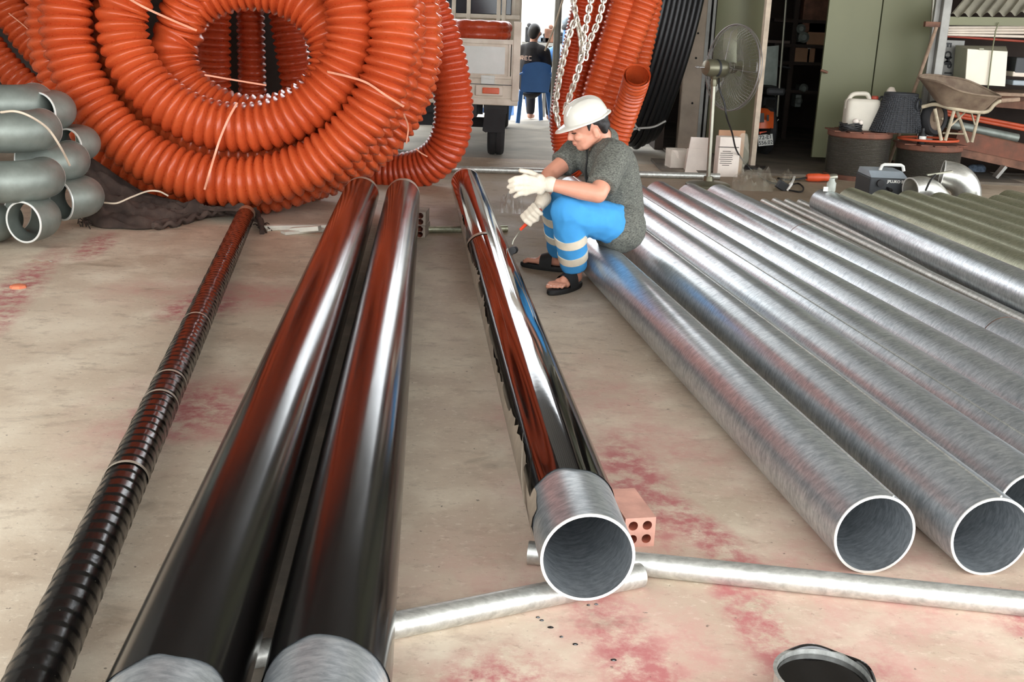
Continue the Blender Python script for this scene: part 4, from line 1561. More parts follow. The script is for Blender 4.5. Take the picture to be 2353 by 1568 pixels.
q_ = MB().prism([(-.115, 0), (.105, 0), (.105, .235), (-.09, .235)], .07, M @ Matrix(((1, 0, 0, 0), (0, 0, 1, 0), (0, 1, 0, .0), (0, 0, 0, 1))))
q_.build('carton', 'white_card', o, smooth=False)
MB().prism([(-.085, .236), (.105, .236), (.105, .345), (-.07, .345)], .02, M @ Matrix(((1, 0, 0, 0), (0, 0, 1, 0.01), (0, 1, 0, .0), (0, 0, 0, 1)))).build('flap', 'white_card', o, smooth=False)
b3 = gp(1667, 407)
o = thing('white_carton', (b3.x, b3.y, 0), 'tall white carton with printed lines right of the fan pole', 'box')
Rz = Matrix.Rotation(.1, 3, 'Z')
MB().box((b3.x + .01, b3.y + .08, .19), (.205, .15, .38), Rz, .004).build('carton', 'white_card', o, smooth=False)
MB().box((b3.x + .06, b3.y + .2, .215), (.26, .02, .43), Rz).build('brown_backing', 'brown_card', o, smooth=False)
MB().box((b3.x + .005, b3.y + .002, .285), (.2, .004, .008), Rz).build('fold_line', 'ink', o, smooth=False)
ln = MB()
for k, w in enumerate((.08, .12, .13, .12, .13, .11, .12, .07)):
    ln.box((b3.x - .01, b3.y + .0015, .245 - k * .019), (w, .002, .006), Rz)
ln.build('printed_lines', 'ink', o, smooth=False)
G = np.array([[(b3.x + .12 + .05 * math.sin(6 * v + u * 5) + .05 * u, b3.y + .02 + .04 * u, .005 + .4 * v + .02 * math.sin(10 * u)) for u in np.linspace(0, 1, 10)] for v in np.linspace(0, 1, 14)])
MB().grid(G).build('film_wrap', 'plastic_film', o)
mt = gp(1725, 392)
tag(MB().box((mt.x, mt.y, .036), (.26, .24, .02), Matrix.Rotation(-.35, 3, 'Z'), .004).build('rubber_mat', 'cable_black', smooth=False), 'small black rubber mat at the foot of the olive door', 'mat')

# crumpled clear film, plugs, cords
fr2 = np.random.default_rng(6)


def film_heap(pxs, label, h=.07, n=(22, 10)):
    a, b, c_, d_ = [gp(*p) for p in pxs]
    G = np.zeros((n[1], n[0], 3))
    for i in range(n[1]):
        for j in range(n[0]):
            u, v = j / (n[0] - 1), i / (n[1] - 1)
            p = (a * (1 - u) + b * u) * (1 - v) + (d_ * (1 - u) + c_ * u) * v
            e = (math.sin(PI * u) * math.sin(PI * v)) ** .6
            G[i, j] = (p.x, p.y, .004 + e * h * (.45 + .55 * abs(math.sin(9 * u + 5 * v)) + .35 * fr2.normal()))
    G[:, :, 2] = np.maximum(G[:, :, 2], .004)
    o = MB().grid(G).build('film_scrap', 'plastic_film', angle=20)
    return tag(o, label, 'plastic film')


film_heap(((1680, 438), (1775, 442), (1790, 418), (1685, 402)), 'crumpled clear plastic film beside the pipe ends, below the cartons', .12)
film_heap(((1148, 490), (1205, 494), (1200, 448), (1150, 452)), 'crumpled clear plastic film on the floor left of the worker\'s glove', .06)
film_heap(((1790, 422), (1822, 422), (1820, 404), (1790, 402)), 'small clear plastic scrap by the loose plug', .07, (10, 8))
pc = [gp(1738, 397, .012), gp(1755, 410, .012), gp(1772, 420, .012), gp(1795, 424, .012), gp(1812, 430, .015), gp(1822, 424, .015), gp(1835, 422, .012), gp(1846, 432, .012), gp(1840, 441, .012), gp(1812, 437, .012)]
pco = thing('extension_cord', tuple(gp(1800, 430)), 'thin black extension cord curling over the floor to a plug', 'cord')
MB().tube(spline(pc, 10), .008, 6).build('cable', 'cable_black', pco)
g_ = gp(1797, 438)
MB().box((g_.x, g_.y, .04), (.11, .06, .08), Matrix.Rotation(.5, 3, 'Y'), .01).build('plug', 'cable_black', pco, smooth=False)
MB().box((g_.x + .055, g_.y - .02, .04), (.02, .06, .08), Matrix.Rotation(.5, 3, 'Y'), .006).build('socket_face', 'machine_white', pco, smooth=False)
bt = MB().bar(gp(1818, 418, .1), gp(1825, 404, .16), .018, .05)
tag(MB().bar(gp(1820, 420, .015), gp(1826, 406, .03), .02, .012).build('white_offcut', 'machine_white', smooth=False), 'thin white offcut standing by the cord loop', 'scrap')
gr_ = gp(1880, 420)
gd = thing('angle_grinder', (gr_.x, gr_.y, 0), 'orange power tool lying on the floor before the cable drum', 'power tool')
MB().lathe([(0, 0), (.03, 0), (.038, .02), (.04, .12), (.034, .17), (.036, .21), (.03, .22), (0, .22)], (gr_.x - .11, gr_.y + .02, .042), (1, .12, .02), 18).build('handle_body', 'tool_orange', gd)
MB().lathe([(0, 0), (.034, 0), (.036, .05), (.028, .08), (0, .085)], (gr_.x + .108, gr_.y + .05, .046), (1, .12, .1), 16).build('gear_head', 'pole_steel', gd)
MB().tube(spline([(gr_.x - .11, gr_.y + .02, .04), (gr_.x - .2, gr_.y + .03, .02), (gr_.x - .3, gr_.y + .05, .012), (gr_.x - .36, gr_.y + .12, .012)], 8), .009, 6).build('cable', 'cable_black', gd)
# glass jar standing on the end of the shiny pipe
jp = at(1906, 436, 8.2)
jr = thing('glass_jar', (jp.x, 8.2, .219), 'small clear glass jar standing on the far end of a pipe', 'jar')
MB().lathe([(0, .0), (.032, .0), (.036, .01), (.036, .065), (.022, .085), (.022, .1), (.019, .1), (.019, .084), (.032, .064), (.032, .012), (0, .008)], (jp.x + .01, 8.2, .2145), (0, 0, 1), 20).build('glass', 'jar_glass', jr)
MB().box((jp.x - .025, 8.18, .235), (.055, .004, .035), bev=.001).build('paper_label', 'machine_white', jr, smooth=False)

# ---------------------------------------------------------------- cable drums
def drum(px, py, label, dia=.62, h=.50, Yadd=0.0):
    b = gp(px, py)
    c = Vector((b.x, b.y + dia / 2 + Yadd, 0))
    o = thing('cable_drum', tuple(c), label, 'cable drum', 'film-wrapped cable drums')
    R = dia / 2
    MB().lathe([(0, 0), (R, 0), (R, .045), (0, .045)], c, (0, 0, 1), 40, cap=False).build('lower_flange', 'drum_wood', o, angle=30)
    tf = MB().lathe([(0, h - .05), (R * .96, h - .05), (R, h - .04), (R, h), (0, h)], c, (0, 0, 1), 40).build('upper_flange', 'drum_wood', o, angle=30)
    for k in range(5):       # plank joints of the flange as raised battens
        x = -R * .8 + k * R * .4
        l_ = math.sqrt(max(.01, R * R - x * x)) * .96
        MB().box((c.x + x, c.y, h + .006), (R * .37, 2 * l_, .012), bev=.003).build('plank', 'drum_wood', tf, smooth=False)
    prof = []
    n_ = 26
    for k in range(n_ + 1):
        z = .05 + (h - .105) * k / n_
        prof += [(R * .95 + .007, z - .002), (R * .95 - .006, z + (h - .105) / n_ / 2)]
    MB().lathe(prof, c, (0, 0, 1), 48).build('wire_winding', 'drum_wire', o, angle=80)
    MB().lathe([(R * .965 + .007, .05), (R * .965 + .009, h * .5), (R * .965 + .007, h - .055)], c, (0, 0, 1), 48).build('film_wrap', 'drum_film', o)
    return o, c, h


d1o, d1c, d1h = drum(1985, 418, 'film-wrapped wire drum carrying the jerrycan and black basket', h=.455)
d2o, d2c, d2h = drum(2150, 429, 'film-wrapped wire drum under the wheelbarrow', h=.37)
for k in range(3):
    a_ = gp(2080 + 20 * k, 322)
    pts = [(d2c.x + (.22 + .03 * k) * math.cos(a) - .04, d2c.y + .22 * math.sin(a) - .05, d2h + .022 + .015 * k) for a in np.linspace(0, 2 * PI, 40, endpoint=False)]
MB().tube(pts, .012, 8, closed=True).build('orange_hose', 'pvc_orange')
tag(COL.objects[-1], 'thin orange hose ring lying on the drum under the wheelbarrow', 'hose')

# jerrycan
jc = at(1978, 278, d1c.y - .02)
jx, jy, jz = jc.x, d1c.y - .0, d1h + .014
jo = thing('jerrycan', (jx, jy, jz), 'white plastic jerrycan with red cap on the left drum', 'jerrycan')
w, dpt, hh = .325, .2, .30
jb = MB()
sec = []
for t, s in ((0, .9), (.02, .98), (.06, 1), (.2, 1), (.75, 1), (.9, .99), (.97, .93), (1.0, .8)):
    sec.append((t * hh, s))
G = []
for z, s in sec:
    row = []
    for a in np.linspace(0, 2 * PI, 40, endpoint=False):
        cx_, sy_ = math.cos(a), math.sin(a)
        ex = .38
        x = abs(cx_) ** ex * (1 if cx_ > 0 else -1) * w / 2 * s
        y = abs(sy_) ** ex * (1 if sy_ > 0 else -1) * dpt / 2 * s
        row.append((jx + x, jy + y, jz + z))
    G.append(row)
G = np.array(G)
jb.grid(G, closed_v=True)
jb.add(G[-1], [tuple(range(40))])
jb.build('body', 'jerry_plastic', jo, angle=50)
hd = [(jx - .15, jy, jz + .20), (jx - .14, jy, jz + .28), (jx - .105, jy, jz + .335), (jx - .03, jy, jz + .348), (jx + .03, jy, jz + .345), (jx + .055, jy, jz + .315), (jx + .065, jy, jz + .28)]
MB().tube(spline(hd, 8), .022, 10).build('handle', 'jerry_plastic', jo)
MB().lathe([(.03, 0), (.034, .005), (.034, .03), (.028, .036), (0, .036)], (jx + .115, jy, jz + hh - .005), (0, 0, 1), 16).build('cap', 'cap_red', jo)
# black basket, tipped, woven of strips
bk0 = at(2050, 314, d1c.y - .12)
bx, by, bz = bk0.x + .02, d1c.y - .1, d1h + .02
bo = thing('wicker_basket', (bx, by, bz), 'black woven plastic basket tipped over on the left drum', 'basket')
tilt = Matrix(((1, 0, .06, 0), (0, 1, 0, 0), (0, 0, 1, 0), (0, 0, 0, 1)))
Mb = Matrix.Translation((bx, by, bz)) @ tilt


def bpt(a, z):
    r1, r2 = .245 - .29 * z, .19 - .16 * z
    e = .7
    ca, sa = math.cos(a), math.sin(a)
    return Mb @ Vector((abs(ca) ** e * (1 if ca > 0 else -1) * r1, abs(sa) ** e * (1 if sa > 0 else -1) * r2, z))


inner = MB()
G = np.array([[tuple(bpt(a, z)) for a in np.linspace(0, 2 * PI, 40, endpoint=False)] for z in (0, .12, .24, .355)])
inner.grid((G - np.array((bx, by, bz + .15))) * .965 + np.array((bx, by, bz + .15)), closed_v=True)
inner.build('liner', 'cable_black', bo)
strips = MB()
for k in range(18):
    z = .008 + k * .0198
    pts = [bpt(a, z) for a in np.linspace(0, 2 * PI, 72, endpoint=False)]
    pts = [p + (Vector((p.x - bx, p.y - by, 0)).normalized() * (.003 if (i // 2 + k) % 2 else -.002)) for i, p in enumerate(pts)]
    strips.tube(pts, .0068, 5, closed=True)
for k in range(44):
    a = 2 * PI * k / 44
    strips.tube([bpt(a, z) for z in np.linspace(0, .355, 8)], .006, 5)
strips.build('woven_strips', 'basket_black', bo)
MB().tube([bpt(a, .358) for a in np.linspace(0, 2 * PI, 60, endpoint=False)], .013, 8, closed=True).build('rim', 'basket_black', bo)
for a in (-.75, 2.4):
    c_ = bpt(a, .30)
    n_ = Vector((c_.x - bx, c_.y - by, 0)).normalized()
    t_ = n_.cross(Vector((0, 0, 1)))
    MB().tube([c_ + t_ * (.055 * math.cos(q)) + n_ * .02 + Vector((0, 0, 1)) * (.05 * math.sin(q) - .03) for q in np.linspace(0, 2 * PI, 28, endpoint=False)], .010, 8, closed=True).build('grip', 'basket_black', bo)
sk = at(2048, 218, d1c.y + .17)
sb = MB()
for k in range(5):
    sb.ball((sk.x + .03 * fr2.normal(), sk.y, d1h + .09 + .065 * k), (.13 - .018 * k, .1 - .014 * k, .09))
sko = thing('white_sack', (sk.x, sk.y, d1h), 'crumpled pale sack standing behind the black basket', 'sack')
remesh(sb, 'sack_body', 'pvc_white', sko, .02, 2)
co = at(1958, 292, d1c.y - .2)
cc_ = thing('cable_coil', (co.x, d1c.y - .16, d1h + .01), 'tangle of thin black cable on the edge of the left drum', 'cable')
for k in range(6):
    pts = [(co.x + (.10 + .008 * fr2.normal()) * math.cos(a), d1c.y - .15 + .07 * math.sin(a), d1h + .02 + .012 * k + .008 * math.sin(3 * a + k)) for a in np.linspace(0, 2 * PI, 36, endpoint=False)]
    MB().tube(pts, .007, 6, closed=True).build('cable_turn', 'cable_black', cc_)
tag(MB().ball((co.x + .03, d1c.y - .19, d1h + .11), (.03, .025, .026)).ball((co.x + .08, d1c.y - .19, d1h + .10), (.025, .02, .024)).build('paper_wad', 'white_card'), 'crumpled white paper on the black cable tangle', 'paper')
bl = at(2117, 305, d2c.y - .12)
bo2 = thing('small_bottle', (bl.x, d2c.y - .12, d2h + .012), 'small dark bottle with white label left of the barrow wheel', 'bottle')
MB().lathe([(0, 0), (.034, 0), (.038, .008), (.038, .09), (.018, .115), (.018, .15), (0, .15)], (bl.x, d2c.y - .16, d2h + .013), (0, 0, 1), 18).build('glass', 'cable_black', bo2)
MB().lathe([(.0385, .025), (.039, .026), (.039, .075), (.0385, .076)], (bl.x, d2c.y - .16, d2h + .013), (0, 0, 1), 18, a0=PI * .9, a1=PI * 2.1).build('label', 'machine_white', bo2)

# ---------------------------------------------------------------- wheelbarrow
WY = d2c.y - .05
wbar = thing('wheelbarrow', tuple(at(2190, 325, WY)), 'rusty wheelbarrow standing on the drum and pallet in front of the rack', 'wheelbarrow')
wp_ = lambda x, y, dy=0.0: Vector(at(x, y, WY + dy))
rim_f = [wp_(2113, 180, -.05), wp_(2160, 190, -.3), wp_(2215, 212, -.33), wp_(2288, 222, -.28), wp_(2292, 218, .2), wp_(2225, 186, .34), wp_(2175, 176, .3), wp_(2125, 172, .1)]
bot_f = [wp_(2140, 218, -.03), wp_(2160, 238, -.18), wp_(2205, 250, -.2), wp_(2262, 254, -.18), wp_(2262, 250, .12), wp_(2205, 240, .2), wp_(2165, 228, .18), wp_(2142, 214, .05)]
rim_s, bot_s = spline(rim_f, 6, True), spline(bot_f, 6, True)
tray = MB()
lay = [rim_s * (1 - t) + bot_s * t for t in (0, .25, .5, .75, 1)]
tray.grid(np.array(lay), closed_v=True)
tray.grid(np.array(lay[::-1]) + np.array((0, 0, -.006)), closed_v=True)
tray.add(bot_s, [tuple(range(len(bot_s)))])
tray.build('tray', 'barrow_steel', wbar)
MB().tube(rim_s, .011, 8, closed=True).build('tray_rim', 'barrow_steel', wbar)
for dy in (-.2, .2):
    fr3 = [wp_(2118, 246, dy * .35), wp_(2150, 240, dy * .6), wp_(2190, 250, dy), wp_(2262, 258, dy), wp_(2285, 240, dy), wp_(2300, 232, dy), wp_(2336, 229, dy)]
    MB().tube(spline(fr3, 5), .018, 8).build('frame_tube', 'barrow_frame', wbar)
for dy, ox in ((-.22, 0), (.18, 58)):
    a0, a1 = (2148, 250) if not ox else (2199, 256), (2192, 255) if not ox else (2251, 256)
    foot = (2163, 323) if not ox else (2224, 327)
    f2 = (2172, 323) if not ox else (2233, 327)
    MB().tube([wp_(*a0, dy), wp_(*foot, dy), wp_(*f2, dy), wp_(*a1, dy)], .0165, 8).build('leg', 'barrow_frame', wbar)
MB().tube([wp_(2184, 290, -.2), wp_(2222, 254, -.1)], .009, 6).build('brace', 'barrow_frame', wbar)
MB().tube([wp_(2168, 306, -.2), wp_(2214, 308, .18)], .009, 6).build('brace', 'barrow_frame', wbar)
MB().tube([wp_(2240, 287, .15), wp_(2231, 255, .15)], .009, 6).build('brace', 'barrow_frame', wbar)
wc = wp_(2146, 272, .12)
wax = Vector((.55, -.83, .05))
R_ = .168
tyre = MB().lathe([(R_ * .68, -.04), (R_ * .9, -.045), (R_, -.02), (R_, .02), (R_ * .9, .045), (R_ * .68, .04), (R_ * .68, -.04)], wc, wax, 36).build('tyre', 'rubber', wbar)
MB().lathe([(0, -.03), (.03, -.03), (.035, -.012), (R_ * .6, -.012), (R_ * .7, -.03), (R_ * .7, .03), (R_ * .6, .012), (.035, .012), (.03, .03), (0, .03)], wc, wax, 28).build('wheel_disc', 'barrow_steel', tyre)
MB().tube([wc - wax * .1, wc + wax * .1], .012, 8).build('axle', 'barrow_frame', tyre)
gr0 = wp_(2306, 231, -.2)
for dy in (-.2, .2):
    MB().tube([wp_(2300, 231.5, dy), wp_(2342, 228.5, dy)], .021, 8).build('grip', 'wood_pole', wbar)

# ---------------------------------------------------------------- welding machine
wm = gp(2044, 432, 0)
WMY = 8.95
wc0 = at(2046, 432, WMY)
wmo = thing('welding_machine', (wc0.x, WMY + .15, 0), 'grey and black welding machine with white lettering behind the dull pipes', 'welding machine')
wx = wc0.x
zt_ = at(2046, 410, WMY).z
zt2 = at(2046, 392, WMY + .02).z
xl_, xr_ = at(1999, 420, WMY).x, at(2089, 420, WMY).x
MB().box(((xl_ + xr_) / 2, WMY + .2, zt_ / 2 + .0), (xr_ - xl_, .4, zt_), bev=.012).build('case', 'machine_dark', wmo, smooth=False)
hoodz = .095
G = np.array([[(xl_ + .008, WMY + .01, zt_), (xr_ - .008, WMY + .01, zt_)], [(xl_ + .02, WMY + .13, zt_ + .042), (xr_ - .02, WMY + .13, zt_ + .042)], [(xl_ + .02, WMY + .39, zt_ + .045), (xr_ - .02, WMY + .39, zt_ + .045)], [(xl_ + .01, WMY + .4, zt_ - .01), (xr_ - .01, WMY + .4, zt_ - .01)]])
hood = MB().grid(G)
hood.add(G[:, 0], [(0, 1, 2, 3)]).add(G[:, 1], [(3, 2, 1, 0)])
hood.build('hood', 'machine_grey', wmo, smooth=False)
hx0, hx1 = at(2023, 385, WMY + .2).x, at(2078, 385, WMY + .2).x
hz = at(2050, 379, WMY + .2).z
hp = [(hx0, WMY + .2, zt_ + .04), (hx0 + .012, WMY + .2, hz - .01), (hx0 + .03, WMY + .2, hz), (hx1 - .03, WMY + .2, hz), (hx1 - .012, WMY + .2, hz - .01), (hx1, WMY + .2, zt_ + .04)]
MB().tube(hp, .014, 8).build('handle', 'machine_white', wmo)
text_obj('JPLUKO SS', .031, facing((at(2059, 418, WMY).x, WMY - .002, at(2058, 418, WMY).z)), 'machine_white', wmo, depth=.001, bold=.001)
MB().lathe([(0, 0), (.03, 0), (.03, .03), (0, .03)], (at(2022, 421, WMY).x, WMY, at(2022, 421, WMY).z), (0, -1, 0), 16).build('knob', 'cable_black', wmo)
MB().tube(spline([(at(2040, 424, WMY).x, WMY, .16), (at(2044, 424, WMY).x, WMY - .06, .15), (at(2040, 430, WMY).x, WMY - .08, .24 - .08)], 6), .012, 7).build('cable', 'cable_black', wmo)

# ---------------------------------------------------------------- big bright elbows by the machine
e1 = at(2112, 440, 8.75)
elbow((at(2100, 424, 8.72).x, 8.78, .17), (.9, .3, .12), (.2, -.4, -.9), 'shiny steel elbow lying low between machine and the taller elbow', R=.105, rb=.15, mat='stainless', group='shiny elbows behind the pipes', arc=60)
elbow((at(2163, 384, 8.98).x, 8.95, .29), (.86, -.22, -.1), (-.1, .1, -1), 'shiny steel elbow standing mouth up behind the dull pipes', R=.115, rb=.165, mat='stainless', group='shiny elbows behind the pipes', arc=75)
sc = MB().bar(at(2130, 402, 8.6), at(2188, 394, 8.6), .03, .012)
tag(sc.build('steel_strip', 'pole_steel', smooth=False), 'short bright steel strip lying across the shiny elbows', 'steel strip')
fc = MB().tube(spline([at(2150, 402, 8.58), at(2138, 415, 8.52), Vector((at(2126, 430, 8.42).x, 8.40, .228))], 6), .008, 6)
tag(fc.build('black_cable', 'cable_black'), 'short black cable hanging over the low shiny elbow', 'cable')
rg = MB()
for k in range(8):
    rg.ball(gp(2250, 400) + Vector((.05 * fr2.normal(), .04 * fr2.normal(), .03 + .03 * fr2.random())), (.06, .05, .045))
rgo = thing('blue_rag', tuple(gp(2250, 400)), 'crumpled blue and grey rag behind the shiny elbow', 'rag')
remesh(rg, 'rag_body', 'rag_blue', rgo, .015, 1)

# ---------------------------------------------------------------- storage rack at the right
RY = 11.25
rack = thing('storage_rack', (at(2250, 300, RY).x, RY + .6, 0), 'heavy steel rack loaded with pipes at the right edge', 'rack')
pst = at(2162, 100, RY).x
for (x, yy) in ((pst, RY), (pst + .02, RY + .9), (pst + 2.1, RY), (pst + 2.1, RY + .9)):
    MB().box((x, yy, 1.5), (.085, .085, 3.0), bev=.008).build('post', 'grey_steel' if yy == RY else 'rust_steel', rack, smooth=False)
MB().box((pst - .07, RY + .05, 1.5), (.05, .05, 3.0)).build('post', 'grey_steel', rack, smooth=False)


def beam(y0, y1, m, h, dy=0.0, name='beam', d=.08):
    a, b_ = at(2178, y0, RY + dy), at(2353, y1, RY + dy)
    b_ = b_ + (b_ - a) * 1.35
    MB().bar(a, b_, d, h).build(name, m, rack, smooth=False)


beam(48, 50, 'olive_panel', .08)
beam(212, 222, 'rust_steel', .07, .1)
beam(225, 240, 'rust_steel', .10, .2)
beam(340, 378, 'rust_steel', .11, -.2)
a, b_ = at(2178, 208, RY + .4), at(2353, 214, RY + .4)
MB().bar(a, b_ + (b_ - a) * 1.35, .9, .03).build('shelf_board', 'wood_pole', rack, smooth=False)
a, b_ = at(2205, 320, RY), at(2353, 352, RY)
MB().bar(a - (b_ - a) * .2, b_ + (b_ - a) * 1.2, .5, .16).build('pallet_deck', 'drum_wood', rack, smooth=False)
MB().box((pst + 1.1, RY + 1.0, 1.5), (2.6, .03, 3.0)).build('back_sheet', 'dark_room', rack, smooth=False)
bc_ = MB().bar(at(2280, 388, RY - .3), at(2310, 376, RY - .3), .08, .03, up=(0, 1, 0))
MB().bar(at(2286, 408, RY - .4), at(2308, 382, RY - .4), .09, .03).build('foot_brace', 'grey_steel', rack, smooth=False)
# corrugated roof sheets lying slanted on top
sh_ = MB()
a, b_ = at(2182, 36, RY - .05), at(2420, 30, RY - .05)
G = []
for u in np.linspace(0, 1, 61):
    p = a + (b_ - a) * u
    zc = .022 * math.sin(u * 2 * PI * 9)
    G.append([tuple(p + Vector((0, 0, zc))), tuple(p + Vector((.75, .9, .62 + zc)))])
sh_.grid(np.array(G))
so = sh_.build('corrugated_sheet', 'sheet_metal')
tag(so, 'corrugated metal sheet sloping up on top of the rack', 'metal sheet')
# pale plastic pipes on the upper bay
for k, (y0, y1, m, lab) in enumerate(((63, 62, 'pvc_white', 'topmost pale plastic pipe on the rack under the olive beam'), (69, 68, 'pvc_white', 'second pale plastic pipe from the top of the rack bay'),
                                      (74, 75, 'pvc_white', 'third pale plastic pipe from the top of the rack bay'), (79, 84, 'pvc_white', 'lowest pale plastic pipe on the rack above the dark red one'),
                                      (83, 95, 'pvc_red', 'dark red plastic pipe on the rack below the pale pipes'))):
    a, b_ = at(2174, y0, RY + .08 + .03 * k), at(2353, y1, RY + .08 + .03 * k)
    cross_pipe(a, b_ + (b_ - a) * 1.3, .0145 if m == 'pvc_white' else .012, lab, m, 'plastic_pipe', 'plastic pipes on the rack')
for k, (y0, y1, lab) in enumerate(((262, 290, 'orange-red plastic pipe on the lower rack bay, upper one'), (269, 298, 'orange-red plastic pipe on the lower rack bay, lower one'))):
    a, b_ = at(2205, y0, RY + .25), at(2353, y1, RY + .25)
    cross_pipe(a - (b_ - a) * .25, b_ + (b_ - a) * 1.1, .018, lab, 'pvc_orange', 'plastic_pipe', 'orange pipes on the rack')
a, b_ = at(2215, 292, RY + .05), at(2338, 318, RY + .05)
cross_pipe(a - (b_ - a) * .3, b_, .045, 'grey pipe end on the lower rack bay below the orange pipes', 'fitting_steel', 'grey_pipe', 'pipes on the lower rack bay')
a, b_ = at(2215, 312, RY - .12), at(2353, 342, RY - .12)
cross_pipe(a - (b_ - a) * .1, b_ + (b_ - a) * .3, .05, 'dirty grey pipe lying lowest on the rack deck', 'rust_steel', 'grey_pipe', 'pipes on the lower rack bay')
# white polystyrene box
bxo = thing('white_box', tuple(at(2250, 203, RY)), 'bright white box with grey side standing in the rack, tied by a cord', 'box')
fa, fb_, fc_, fd = at(2216, 193, RY - .02), at(2309, 199, RY - .02), at(2315, 118, RY - .02), at(2222, 112, RY - .02)
la_, lb_ = at(2189, 186, RY + .22), at(2196, 104, RY + .22)
ta, tb = at(2205, 100, RY + .25), at(2312, 106, RY + .25)
v = [fa, fb_, fc_, fd, la_, lb_, tb, Vector((fb_.x, RY + .25, fb_.z))]
MB().add([tuple(p) for p in v], [(0, 1, 2, 3), (4, 0, 3, 5), (3, 2, 6, 5), (1, 7, 6, 2), (4, 7, 1, 0), (4, 5, 6, 7)]).build('box_shell', 'box_side', bxo, smooth=False)
fr4 = [p + Vector((0, -.012, 0)) for p in (fa, fb_, fc_, fd)]
cx_ = sum((p for p in fr4), Vector()) / 4
MB().add([tuple(cx_ + (p - cx_) * .985) for p in fr4] + [tuple(cx_ + (p - cx_) * .985 + Vector((0, .012, 0))) for p in fr4], [(0, 1, 2, 3), (0, 4, 5, 1), (1, 5, 6, 2), (2, 6, 7, 3), (3, 7, 4, 0)]).build('lid', 'white_box_front', bxo, smooth=False)
MB().box(at(2255, 113, RY - .03), (.045, .012, .02)).build('lid_notch', 'box_side', bxo, smooth=False)
MB().tube([at(2295, 52, RY - .06), at(2288, 70, RY - .06), at(2281, 110, RY - .05), at(2275, 160, RY - .05), at(2270, 204, RY - .05)], .007, 6).build('tie_cord', 'olive_panel', bxo)
# dark printed board between post and box
pb_ = thing('printed_board', tuple(at(2178, 182, RY + .3)), 'dark grey board with sideways black letters beside the white box', 'board')
a, b_ = at(2172, 92, RY + .32), at(2193, 182, RY + .32)
MB().box(((a.x + b_.x) / 2, RY + .32, (a.z + b_.z) / 2), (abs(b_.x - a.x) + .09, .02, abs(a.z - b_.z))).build('board', 'grey_steel', pb_, smooth=False)
for ch, py in (('E', 103), ('C', 125), ('M', 138), ('P', 151), ('I', 168)):
    p = at(2178, py, RY + .3)
    text_obj(ch, .10, facing((p.x, RY + .305, p.z), roll=-PI / 2), 'cable_black', pb_, depth=.002, bold=.003)
# clutter boxes in the dark bay
for (px_, py_, w_, h_, m_, lab) in ((2335, 150, .22, .16, 'machine_dark', 'dark folded bundle right of the white box'), (2338, 170, .3, .05, 'pvc_white', 'pale flat board right of the white box'), (2338, 190, .3, .05, 'machine_grey', 'grey flat board low beside the white box')):
    p = at(px_, py_, RY + .15)
    tag(MB().box((p.x + .06, RY + .2, p.z), (w_, .3, h_), bev=.01).build('stored_board', m_, smooth=False), lab, 'board')
# slender things leaning left of the rack
for (a, b_, r_, m_, lab, nm) in (((2152, 62, 11.15), (2088, 245, 11.3), .018, 'wood_pole', 'wooden pole leaning against the rack over the barrow tip', 'wood_pole'),
                                 ((2146, -20, 11.5), (2124, 300, 11.5), .014, 'pole_steel', 'thin bright tube standing at the right end of the olive panels', 'steel_tube'),
                                 ((2157, -20, 11.4), (2134, 300, 11.4), .010, 'pole_steel', 'very thin tube standing next to the rack post', 'steel_tube')):
    A2, B2_ = at(*a), at(*b_)
    B2_ = A2 + (B2_ - A2) * ((A2.z - .01) / (A2.z - B2_.z))
    o = MB().tube([A2, B2_], r_, 10).build(nm, m_)
    tag(o, lab, 'pole', 'slender poles by the rack')
MB().box(at(2143, 56, RY), (.16, .06, .05)).build('post_bracket', 'rust_steel', rack, smooth=False)

# ---------------------------------------------------------------- motorbike in the doorway
BY = 12.35
bk = thing('motorbike', tuple(gp(1760, 384)), 'orange motorbike parked behind the open door leaf, rear plate showing', 'motorbike')
q = lambda x, y, dy=0.0: Vector(at(x, y, BY + dy))
cow = MB()
cs = [((1738, 1776), 248, .25), ((1734, 1778), 258, .12), ((1732, 1778), 275, .02), ((1732, 1777), 295, 0)]
G = []
for (xa, xb), y, dy in cs:
    a, b_ = q(xa, y, dy), q(xb, y, dy)
    G.append([tuple(a + Vector((0, .25, 0)))] + [tuple(a + (b_ - a) * t + Vector((0, -.03 * math.sin(PI * t), 0))) for t in np.linspace(0, 1, 8)] + [tuple(b_ + Vector((0, .25, 0)))])
cow.grid(np.array(G)).build('tail_cowl', 'bike_orange', bk)
for xa, xb, ya, yb in ((1744, 1756, 260, 281), (1762, 1767, 264, 278)):
    MB().add([tuple(q(x, y, -.045 + .02 * (y < 265))) for x, y in ((xa, yb), (xb, yb), (xb, ya), (xa, ya))] + [tuple(q(x, y, .02)) for x, y in ((xa, yb), (xb, yb), (xb, ya), (xa, ya))], [(0, 1, 2, 3), (0, 4, 5, 1), (1, 5, 6, 2), (2, 6, 7, 3), (3, 7, 4, 0)]).build('vent_lamp', 'cable_black', bk, smooth=False)
MB().box(q(1753, 305, -.03), (.085, .03, .03), Matrix.Rotation(-.12, 3, 'Y'), .006).build('brake_lamp', 'lamp_red', bk, smooth=False)
pl = q(1759, 322, -.08)
Rp = Matrix.Rotation(-.14, 3, 'Y') @ Matrix.Rotation(-.2, 3, 'X')
po = MB().box(pl, (.165, .006, .125), Rp, .004).build('number_plate', 'machine_white', bk, smooth=False)
Mp = Matrix.Translation(pl) @ Rp.to_4x4() @ Matrix.Translation((0, -.006, 0)) @ Euler((PI / 2, 0, 0)).to_matrix().to_4x4()
text_obj('72-E1', .062, Mp @ Matrix.Translation((0, .029, 0)), 'cable_black', po, depth=.001, bold=.0006)
